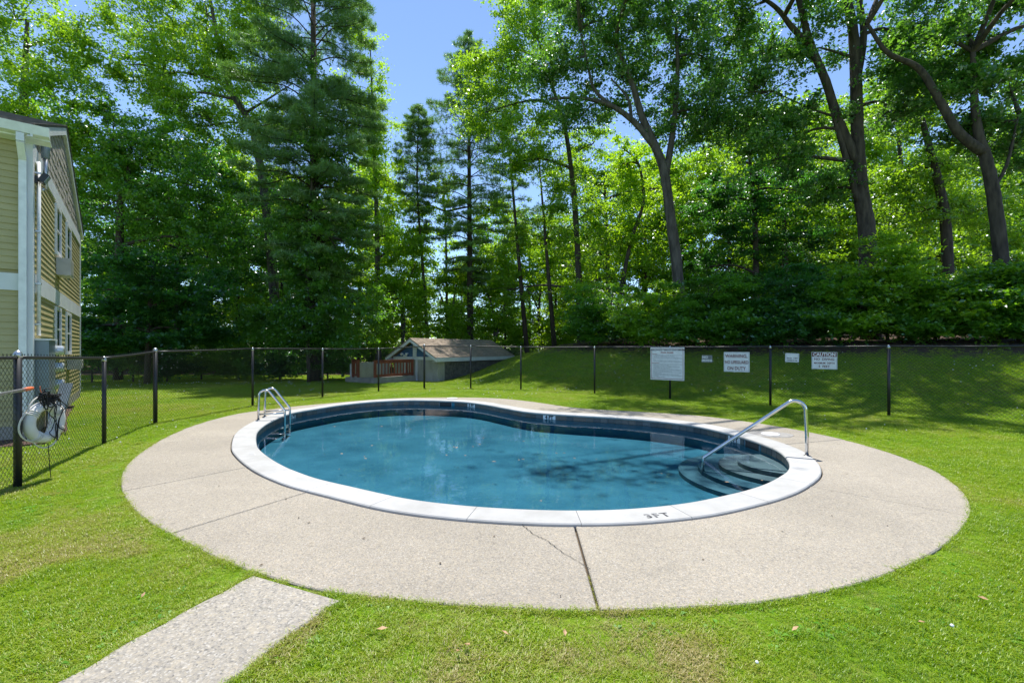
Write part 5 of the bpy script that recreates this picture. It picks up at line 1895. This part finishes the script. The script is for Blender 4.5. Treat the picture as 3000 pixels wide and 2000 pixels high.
# --- right
Y = 17.5
DY = 0.8
tree('big_oak', 'tallest grey oak forking high above the caution sign', 'tree', [gbase(2552, Y)] + TP(Y, (2540, 690), (2522, 560), (2512, 400), (2508, 230), (2500, 100), (2480, 0), (2440, -120)), [.34, .29, .25, .21, .19, .17, .15, .10],
     [E(2330, 120, 140, 110, Y, 3200), E(2230, 270, 150, 110, Y, 3200), E(2330, 400, 150, 110, Y, 3400), E(2220, 480, 110, 90, Y, 2200), E(2400, 560, 90, 70, Y, 1900), E(2640, 130, 120, 120, Y, 3800), E(2620, 330, 90, 90, Y, 2200), E(2420, -60, 250, 90, Y, 3600), E(2150, 60, 130, 100, Y, 2200), ((5.0, 14.6, 15.0), (1.7, 1.2, 1.0), 2400), ((8.0, 14.2, 14.8), (1.9, 1.2, 1.0), 2800), ((10.6, 14.0, 14.4), (1.6, 1.2, 1.0), 2400), ((.7, 12.6, 16.4), (1.3, .8, .6), 800), ((-.9, 12.9, 16.8), (.8, .5, .4), 260), ((7.4, 16.6, 16.6), (2.2, 1.4, 1.0), 2800), ((10.2, 16.2, 16.2), (2.2, 1.4, 1.0), 2800), ((6.2, 19.0, 18.0), (2.2, 1.5, 1.1), 2600)],
     L['oak'], M['bark_brown'], .145, .85, .5, 420,
     extra=[(TP(Y, (2512, 480), (2455, 350), (2420, 240), (2375, 130), (2345, 20), (2320, -100)), .18, .09), (TP(Y, (2385, 150), (2320, 80), (2270, 20), (2190, -30)), .12, .05), (TP(Y, (2510, 230), (2530, 100), (2510, -40)), .15, .08), (TP(Y, (2505, 170), (2440, 150), (2400, 140)), .06, .03), (TP(Y, (2515, 590), (2480, 470), (2440, 330)), .13, .08), (TP(Y, (2440, 340), (2380, 320), (2290, 280)), .05, .02)])
Y = 22
tree('dark_trunk_tree', 'black leaning trunk seen through sunlit leaves right of the big oak', 'tree', [gbase(2785, Y)] + TP(Y, (2772, 680), (2755, 560), (2722, 430), (2690, 300)), [.24, .22, .19, .15, .08],
     [E(2680, 330, 100, 90, Y, 3000), E(2760, 480, 90, 80, Y, 2400), E(2640, 500, 90, 80, Y, 2400), E(2700, 620, 100, 80, Y, 2600), E(2840, 600, 80, 80, Y, 1800)], L['bright'], M['bark_dark'], .15, .85, .5)
Y = 15.5
tree('forked_oak', 'rough grey oak with one long limb reaching left, furthest along the bank', 'tree', [gbase(2950, Y)] + TP(Y, (2935, 780), (2915, 600), (2890, 470), (2868, 400), (2855, 300), (2850, 150)), [.23, .21, .19, .17, .14, .11, .07],
     [E(2850, 130, 130, 110, Y, 2800), E(2960, 260, 110, 100, Y, 2400), E(2760, 250, 120, 80, Y, 2800), E(2680, 110, 110, 80, Y, 2200), E(2960, 450, 90, 90, Y, 2200), E(2860, 380, 110, 70, Y, 2200), E(2900, -30, 200, 90, Y, 2600), E(3080, 100, 150, 130, Y, 2600), ((13.4, 12.9, 13.6), (1.9, 1.2, 1.1), 2600), ((16.0, 12.0, 12.6), (1.9, 1.2, 1.1), 2400), ((13.2, 15.4, 15.4), (2.2, 1.4, 1.1), 2800), ((16.2, 14.6, 14.8), (2.2, 1.4, 1.1), 2600)],
     L['oak'], M['bark_brown'], .145, .85, .45, 420,
     extra=[(TP(Y, (2885, 450), (2810, 390), (2750, 290), (2690, 200), (2600, 155), (2540, 70)), .16, .05), (TP(Y, (2905, 560), (2950, 480), (2985, 330)), .07, .03)])

DY = 0.0
# --- shrubs along the top of the bank
SH = [(1790, 21.5, 890, 120, 100, 'mid', 'bright tipped shrub at the left end of the bank by the arching oak'),
      (1930, 19.6, 895, 115, 95, 'bright', 'light green shrub at the foot of the arching oak'),
      (2070, 18.6, 880, 125, 115, 'mid', 'leafy spreading beech shrub behind the NO SMOKING plate'),
      (2200, 17.8, 900, 115, 90, 'mid', 'mid green spreading beech shrub right behind the lifeguard warning sign'),
      (2330, 17.2, 860, 115, 120, 'deep', 'dark rounded beech shrub behind the security camera notice'),
      (2460, 16.5, 850, 115, 115, 'mid', 'leafy beech shrub beneath the big oak trunk behind the caution sign'),
      (2600, 15.9, 800, 125, 150, 'bright', 'tall drooping green shrub against the right side of the big oak trunk'),
      (2740, 15.6, 880, 115, 95, 'mid', 'leafy shrub below the black leaning trunk'),
      (2860, 15.0, 850, 115, 110, 'bright', 'pale highlighted shrub just left of the rough forked oak'),
      (2985, 14.4, 830, 115, 125, 'mid', 'bushy shrub in front of the forked oak at the end of the bank'),
      (3110, 14.0, 840, 115, 130, 'mid', 'bushy shrub beyond the forked oak at the far end of the bank')]
for px, Y, py, rx, ry, mt, lab in SH:
    g = gbase(px, Y)
    cz = wy(px, Y, py)
    tree('bank_shrub', lab, 'shrub', [g, Vector((g.x, g.y, cz.z - .2)), Vector((g.x + .1, g.y, cz.z + .5))], [.06, .05, .02],
         [E(px, py, rx, ry * .75, Y, 4200, 1.6), E(px - rx * .55, py + ry * .55, rx * .7, ry * .5, Y - .4, 2600, 1.2), E(px + rx * .55, py + ry * .5, rx * .7, ry * .5, Y - .3, 2600, 1.2), E(px - rx * .4, 968 if px < 2400 else 948, rx * .75, 38, Y - .7, 1500, .8), E(px + rx * .5, 974 if px < 2400 else 952, rx * .7, 32, Y - .6, 1300, .8)],
         L[mt], M['bark_dark'], .135, .62, .30, per=200, group='shrubs along the top of the grass bank', flat_leaf=1.0, twig=4, sides=6)
# --- shrubs behind the left lawn
SL = [(270, 22.5, 1015, 70, 45, 'mid', 'low shrub next to the far corner of the house', 0), (490, 23, 1040, 60, 55, 'deep', 'shrub dotted with white blossom behind the fence corner', 1), (590, 24.5, 1035, 75, 50, 'mid', 'leafy shrub right of the white blossom shrub', 0), (700, 24.5, 1030, 80, 60, 'mid', 'broad shrub behind the ladder on the far lawn edge', 0), (820, 24.2, 1030, 80, 60, 'deep', 'dark shrub at the foot of the vine covered pine', 0), (960, 24.2, 1030, 80, 50, 'mid', 'vine shrub beside the red railing', 0), (390, 22.8, 1025, 60, 45, 'mid', 'low shrub left of the white blossom shrub', 0)]
for px, Y, py, rx, ry, mt, lab, fl_ in SL:
    g = gbase(px, Y)
    t = tree('lawn_edge_shrub', lab, 'shrub', [g, Vector((g.x, g.y, g.z + .7)), Vector((g.x + .1, g.y, g.z + 1.2))], [.05, .04, .02],
         [E(px, py, rx, ry, Y, 3400, 1.2), E(px - rx * .4, py + ry * .7, rx * .7, ry * .5, Y - .3, 1600, .9), E(px + rx * .4, py + ry * .7, rx * .7, ry * .5, Y - .3, 1600, .9)],
         L[mt], M['bark_dark'], .12, .5, .45, per=160, group='shrubs along the edge of the left lawn', twig=4, sides=6)
    if fl_:
        rs = np.random.default_rng(4)
        c = wy(px + 10, Y - .9, py - 20)
        P = np.array(c) + rs.normal(0, 1, (150, 3)) * np.array([.75, .25, .62])
        fo = link('blossom', np_quads('blossom', leaf_quads(P, .085, rs, .2, 1.0, .02)), M['petal'], t)
# --- bright undergrowth seen through the gap
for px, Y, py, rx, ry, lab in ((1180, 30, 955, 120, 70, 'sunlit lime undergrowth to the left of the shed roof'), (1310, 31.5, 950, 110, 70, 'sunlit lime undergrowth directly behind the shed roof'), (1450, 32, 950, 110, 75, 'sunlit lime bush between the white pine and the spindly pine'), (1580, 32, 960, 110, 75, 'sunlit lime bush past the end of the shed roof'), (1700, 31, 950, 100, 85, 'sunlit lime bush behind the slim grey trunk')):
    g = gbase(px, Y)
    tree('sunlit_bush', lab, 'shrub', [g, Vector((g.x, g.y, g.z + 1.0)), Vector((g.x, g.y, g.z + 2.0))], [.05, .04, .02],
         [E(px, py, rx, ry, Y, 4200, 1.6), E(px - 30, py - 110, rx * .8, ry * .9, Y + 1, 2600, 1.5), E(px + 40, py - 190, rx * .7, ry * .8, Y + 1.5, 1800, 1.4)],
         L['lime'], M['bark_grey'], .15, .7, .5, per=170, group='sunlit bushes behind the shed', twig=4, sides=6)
# --- second layer that closes the woods between the front trunks
Y = 29
tree('shade_beech', 'dark beech filling the shadow behind the forked maple', 'tree', [gbase(520, Y)] + TP(Y, (520, 800), (525, 600)), [.2, .16, .06],
     [E(300, 720, 110, 140, Y, 3600), E(470, 760, 130, 150, Y, 4600), E(640, 760, 130, 150, Y, 4600), E(780, 700, 90, 160, Y, 3200), E(420, 560, 130, 110, Y, 3400), E(590, 450, 110, 90, Y, 2600), E(230, 560, 80, 120, Y, 2400)], L['deep'], M['bark_dark'], .21, 1.1, .5)
Y = 33
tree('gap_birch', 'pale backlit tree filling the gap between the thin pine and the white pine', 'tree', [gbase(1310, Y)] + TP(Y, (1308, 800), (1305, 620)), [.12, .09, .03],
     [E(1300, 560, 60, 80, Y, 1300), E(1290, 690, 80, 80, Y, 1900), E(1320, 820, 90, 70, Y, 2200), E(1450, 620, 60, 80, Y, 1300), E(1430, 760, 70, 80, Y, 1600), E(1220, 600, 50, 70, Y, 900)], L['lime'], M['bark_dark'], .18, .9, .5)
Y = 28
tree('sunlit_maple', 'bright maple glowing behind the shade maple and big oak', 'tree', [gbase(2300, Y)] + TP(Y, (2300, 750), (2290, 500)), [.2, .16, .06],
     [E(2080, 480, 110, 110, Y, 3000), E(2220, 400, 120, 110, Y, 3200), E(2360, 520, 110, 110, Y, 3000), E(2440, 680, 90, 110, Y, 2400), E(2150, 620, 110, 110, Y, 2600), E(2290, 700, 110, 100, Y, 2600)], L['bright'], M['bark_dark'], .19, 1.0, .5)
Y = 27
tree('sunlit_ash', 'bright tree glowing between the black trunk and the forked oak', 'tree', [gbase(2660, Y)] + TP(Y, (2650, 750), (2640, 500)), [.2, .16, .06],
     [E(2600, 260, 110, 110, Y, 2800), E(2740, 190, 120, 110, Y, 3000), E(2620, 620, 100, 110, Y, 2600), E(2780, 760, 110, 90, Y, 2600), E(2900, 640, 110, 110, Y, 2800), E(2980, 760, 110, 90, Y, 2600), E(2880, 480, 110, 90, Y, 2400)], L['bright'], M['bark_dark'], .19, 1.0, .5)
Y = 30
tree('sunlit_poplar', 'bright leafy tree closing the woods behind the slim grey trunk', 'tree', [gbase(1780, Y)] + TP(Y, (1780, 750), (1770, 500)), [.18, .14, .05],
     [E(1760, 560, 100, 100, Y, 2400), E(1650, 780, 110, 110, Y, 2800), E(1780, 740, 110, 110, Y, 2800), E(1900, 700, 100, 120, Y, 2800), E(1530, 720, 80, 100, Y, 1600), E(1480, 850, 90, 80, Y, 1800), E(1980, 560, 90, 110, Y, 2400)], L['bright'], M['bark_grey'], .18, .95, .5)
# --- far rows, shared meshes
protos = []
LABF = ['mid light green tree standing deep in the woods behind the front row', 'yellow lime tree lit by the sun deep in the woods behind the front row', 'darker green tree standing deep in the woods behind the front row']
for v, (mt, h) in enumerate((('bright', 15), ('lime', 13), ('mid', 16))):
    rs = np.random.default_rng(50 + v)
    es = []
    for k in range(9):
        z = 1.6 + (h - 2.4) * k / 8
        es.append(((rs.uniform(-1.6, 1.6), rs.uniform(-1.2, 1.2), z), (2.2, 1.9, 1.4), 2400))
    t = tree('far_tree', LABF[v], 'tree', [Vector((0, 0, -.5)), Vector((.1, 0, h * .5)), Vector((.2, 0, h * .95))], [.16, .12, .03], es, L[mt], M['bark_dark'], .23, 1.0, .5, group='far trees deep in the woods', twig=3, per=200, sides=6)
    protos.append(t)
used = [False] * 3
rnd = random.Random(21)
def place_far(x, y, k, rz, sc):
    src = protos[k]
    if not used[k]:
        r_ = src; used[k] = True
    else:
        r_ = src.copy(); COL.objects.link(r_)
        for ch in src.children:
            c = ch.copy(); COL.objects.link(c); c.parent = r_
    r_.location = (x, y, ghf(x, y) - .1)
    r_.rotation_euler = (0, 0, rz); r_.scale = (sc, sc, sc)
for y0, y1, st, base in ((33, 36, (105, 150), 1.0), (38, 42, (80, 120), 1.15)):
    px = -80
    while px < 3120:
        Y = rnd.uniform(y0, y1)
        gap = 1120 < px < 1400
        half = 1400 <= px < 1750
        sc = rnd.uniform(.8, 1.1) * base * (.55 if gap else .72 if half else .7 if 120 < px < 420 else 1.0)
        place_far((px - 1500) / F * Y, Y, rnd.choice((0, 0, 1, 2)), rnd.uniform(0, 6.3), sc)
        px += rnd.uniform(*st)
rs = np.random.default_rng(91)
n = 38000
x = rs.uniform(-62, 62, n); y = rs.uniform(40, 50, n)
hh = 3.0 + 2.2 * vnoise(x + 100, y, 4.5, 61)
z = gh(x, y) + hh * rs.uniform(0, 1, n) ** .8 - .1
me = np_quads('far_undergrowth', leaf_quads(np.column_stack([x, y, z]), .40, rs, .5), np.clip(vnoise(x + 100, y, 1.6, 62) + rs.normal(0, .15, n), 0, 1))
tag(link('far_undergrowth', me, L['bright']), kind='stuff')

# ------------------------------------------------------------------ grass
def tuft_mesh(name, n, h, wdt, spread, lean, seed, mat):
    rs = np.random.default_rng(seed)
    V, T = [], []
    for k in range(n):
        a = rs.uniform(0, 6.283); r_ = spread * math.sqrt(rs.uniform())
        p = np.array([r_ * math.cos(a), r_ * math.sin(a), 0])
        a2 = rs.uniform(0, 6.283)
        d = np.array([math.cos(a2), math.sin(a2), 0]); s = np.array([-d[1], d[0], 0])
        hh = h * rs.uniform(.5, 1.2); le = lean * rs.uniform(.3, 1.3) * hh
        m = p + d * le * .35 + np.array([0, 0, hh * .62]); tip = p + d * le + np.array([0, 0, hh * (1 - .25 * min(1, le / hh))])
        V.append([p - s * wdt * .5, p + s * wdt * .5, m + s * wdt * .42, m - s * wdt * .42])
        V.append([m - s * wdt * .42, m + s * wdt * .42, tip + s * wdt * .06, tip - s * wdt * .06])
        t = rs.uniform(0, 1); T += [t, t]
    me = np_quads(name, np.array(V))
    at_ = me.attributes.new('blade', 'FLOAT', 'POINT')
    at_.data.foreach_set('value', np.repeat(np.array(T), 4).astype(np.float32))
    me.materials.append(mat)
    return me

def weed_mesh(name, n, size, seed, mat):
    rs = np.random.default_rng(seed)
    V, T = [], []
    for k in range(n):
        a = 6.283 * k / n + rs.uniform(-.3, .3)
        d = np.array([math.cos(a), math.sin(a), 0]); s = np.array([-d[1], d[0], 0])
        l = size * rs.uniform(.7, 1.2); wd = l * .36; z = rs.uniform(.2, .5)
        p0 = d * .01; z *= .7; p1 = d * l * .55 + np.array([0, 0, l * z]); p2 = d * l + np.array([0, 0, l * z * .6])
        V.append([p0, p1 - s * wd * .5, p2, p1 + s * wd * .5]); T.append(rs.uniform())
    me = np_quads(name, np.array(V))
    at_ = me.attributes.new('blade', 'FLOAT', 'POINT')
    at_.data.foreach_set('value', np.repeat(np.array(T), 4).astype(np.float32))
    me.materials.append(mat)
    return me

def flower_mesh(name):
    b = MB()
    b.lathe((0, 0, .055), [(.004, 0), (.010, .003), (.011, .010), (.006, .016), (.001, .018)], 6)
    me = b.mesh(name); me.materials.append(M['petal'])
    return me

lib = bpy.data.collections.new('lawn_pieces')
def scatter(name, pts, scales, tints, meshes, kind_label):
    """one object: instances of the meshes on the points"""
    col = bpy.data.collections.new(name + '_pieces')
    for i, me in enumerate(meshes):
        o = bpy.data.objects.new('%s_piece' % name, me); col.objects.link(o)
    me = bpy.data.meshes.new(name)
    me.vertices.add(len(pts)); me.vertices.foreach_set('co', pts.reshape(-1).astype(np.float32))
    for an, arr in (('tint', tints), ('sc', scales), ('rz', RS.uniform(0, 6.283, len(pts)))):
        a = me.attributes.new(an, 'FLOAT', 'POINT'); a.data.foreach_set('value', arr.astype(np.float32))
    o = bpy.data.objects.new(name, me); COL.objects.link(o)
    tag(o, kind='stuff')
    ng = bpy.data.node_groups.new(name + '_nodes', 'GeometryNodeTree')
    ng.interface.new_socket('Geometry', in_out='INPUT', socket_type='NodeSocketGeometry')
    ng.interface.new_socket('Geometry', in_out='OUTPUT', socket_type='NodeSocketGeometry')
    gi = ng.nodes.new('NodeGroupInput'); go = ng.nodes.new('NodeGroupOutput')
    ip = ng.nodes.new('GeometryNodeInstanceOnPoints')
    ci = ng.nodes.new('GeometryNodeCollectionInfo'); ci.inputs['Collection'].default_value = col
    ci.inputs['Separate Children'].default_value = True; ci.inputs['Reset Children'].default_value = True
    def named(n_):
        x = ng.nodes.new('GeometryNodeInputNamedAttribute'); x.data_type = 'FLOAT'; x.inputs['Name'].default_value = n_
        return x.outputs['Attribute']
    cx = ng.nodes.new('ShaderNodeCombineXYZ'); ng.links.new(named('rz'), cx.inputs[2])
    ng.links.new(gi.outputs[0], ip.inputs['Points'])
    ng.links.new(ci.outputs[0], ip.inputs['Instance'])
    ip.inputs['Pick Instance'].default_value = True
    e2r = ng.nodes.new('FunctionNodeEulerToRotation'); ng.links.new(cx.outputs[0], e2r.inputs[0])
    ng.links.new(e2r.outputs[0], ip.inputs['Rotation'])
    ng.links.new(named('sc'), ip.inputs['Scale'])
    ng.links.new(ip.outputs[0], go.inputs[0])
    md = o.modifiers.new('scatter', 'NODES'); md.node_group = ng
    return o

def lawn_points(y0, y1, dens, pad=1.0, rs=RS):
    """random points of the lawn between two distances, inside a wide view wedge"""
    hw = 1.2 * y1 + pad
    n = int((y1 - y0) * 2 * hw * dens)
    x = rs.uniform(-hw, hw, n); y = rs.uniform(y0, y1, n)
    k = np.abs(x) < 1.2 * np.maximum(y, .5) + pad
    x, y = x[k], y[k]
    P = np.stack([x, y], 1)
    bad = in_poly(P, [tuple(p) for p in offset_curve(OUT[::3], -.004)]) | in_poly(P, PATH_POLY) | in_poly(P, HOUSE_POLY) | in_poly(P, MULCH_POLY) | in_poly(P, SHED_POLY)
    lit = litter_at(x, y) + (vnoise(x, y, .7, 8) - .5) * .6
    bad |= rs.uniform(0, 1, len(x)) < sst(.1, .8, lit) * 1.02
    P = P[~bad]
    return P

def lawn_tint(P):
    a = vnoise(P[:, 0], P[:, 1], 1.9, 1) * .5 + vnoise(P[:, 0], P[:, 1], .55, 2) * .35 + vnoise(P[:, 0], P[:, 1], .17, 3) * .15
    dry = sst(.54, .76, vnoise(P[:, 0], P[:, 1], 1.2, 5) * .6 + vnoise(P[:, 0], P[:, 1], .28, 6) * .4)
    near = sst(6.5, 2.5, P[:, 1])
    t = -.04 + .60 * a + dry * (.12 + .34 * near)
    return np.clip(t + RS.normal(0, .06, len(P)), 0, 1)

zones = [(-1.5, 1.6, 500), (1.6, 4.2, 1900), (4.2, 7.0, 1100), (7.0, 11.0, 520), (11.0, 18.0, 430), (18.0, 30.0, 170)]
PP, SS = [], []
for y0, y1, dn in zones:
    P = lawn_points(y0, y1, dn)
    PP.append(P)
    far = np.interp(P[:, 1], [2, 6, 12, 30], [.85, 1.0, 1.25, 1.6])
    SS.append(far * RS.uniform(.7, 1.2, len(P)))
P = np.concatenate(PP); S = np.concatenate(SS)
S *= .75 + .5 * vnoise(P[:, 0], P[:, 1], .45, 9)
z = gh(P[:, 0], P[:, 1]) - .032
P3 = np.column_stack([P, z])
# a thicker fringe that grows over the rim of the deck and the path
fi = RS.integers(0, NC, 5200)
FR = offset_curve(OUT, .012)[fi] + RS.normal(0, .012, (5200, 2))
lp = RS.integers(0, 39, 900); fu = RS.uniform(0, 1, (900, 1))
FR2 = LA[lp] * (1 - fu) + LA[lp + 1] * fu + RS.normal(0, .008, (900, 2)) + np.array([-.012, .012])
FR3 = RB[lp] * (1 - fu) + RB[lp + 1] * fu + RS.normal(0, .008, (900, 2)) + np.array([.012, -.012])
FR = np.concatenate([FR, FR2, FR3])
FR = FR[~in_poly(FR, [tuple(p) for p in offset_curve(OUT[::3], -.012)])]
FR = FR[vnoise(FR[:, 0], FR[:, 1], .35, 19) > .28]
P = np.concatenate([P, FR]); S = np.concatenate([S, RS.uniform(.5, 1.05, len(FR))])
P3 = np.concatenate([P3, np.column_stack([FR, np.full(len(FR), -.02)])])
tufts = [tuft_mesh('grass_tuft', 16, .036, .0036, .04, 1.0, k, M['blade']) for k in range(4)]
scatter('grass', P3, S, lawn_tint(P), tufts, 'grass')
# broad leaved weeds and clover
PW = np.concatenate([lawn_points(-1, 5, 60), lawn_points(5, 10, 30), lawn_points(10, 20, 4)])
wt = vnoise(PW[:, 0], PW[:, 1], .9, 12)
PW = PW[RS.uniform(0, 1, len(PW)) < sst(.35, .75, wt)]
scatter('lawn_weeds', np.column_stack([PW, gh(PW[:, 0], PW[:, 1]) - .025]), RS.uniform(.3, .75, len(PW)) * (1 + .25 * (RS.uniform(0, 1, len(PW)) > .95)), RS.uniform(0, 1, len(PW)), [weed_mesh('weed', 7, .075, 31 + k, M['weed']) for k in range(3)], 'weeds')
PF = np.concatenate([lawn_points(1.5, 6, 2.0), lawn_points(6, 12, 2.2), lawn_points(12, 24, 3.5)])
fk = sst(.45, .75, vnoise(PF[:, 0], PF[:, 1], 2.3, 14))
PF = PF[RS.uniform(0, 1, len(PF)) < fk]
scatter('clover_flowers', np.column_stack([PF, gh(PF[:, 0], PF[:, 1]) - .03]), RS.uniform(.7, 1.2, len(PF)) * np.interp(PF[:, 1], [2, 24], [.8, 1.5]), RS.uniform(0, 1, len(PF)), [flower_mesh('clover')], 'clover')
# grass sprouting in the wide joint and by the path's end
rs = np.random.default_rng(77)
ja, jb = at(1731, 1664), at(1765, 1779)
u = rs.uniform(0, 1, 60) ** .8
JP = np.array([tuple(ja.lerp(jb, q))[:2] for q in u]) + rs.normal(0, .006, (60, 2))
ka, kb = at(765, 1683), at(995, 1742)
u = rs.uniform(0, 1, 90)
JP2 = np.array([tuple(ka.lerp(kb, q))[:2] for q in u]) + rs.normal(0, .012, (90, 2))
JP = np.concatenate([JP, JP2])
scatter('joint_weeds', np.column_stack([JP, np.full(len(JP), -.035)]), rs.uniform(.35, .8, len(JP)), rs.uniform(.1, 1, len(JP)), tufts, 'weeds')
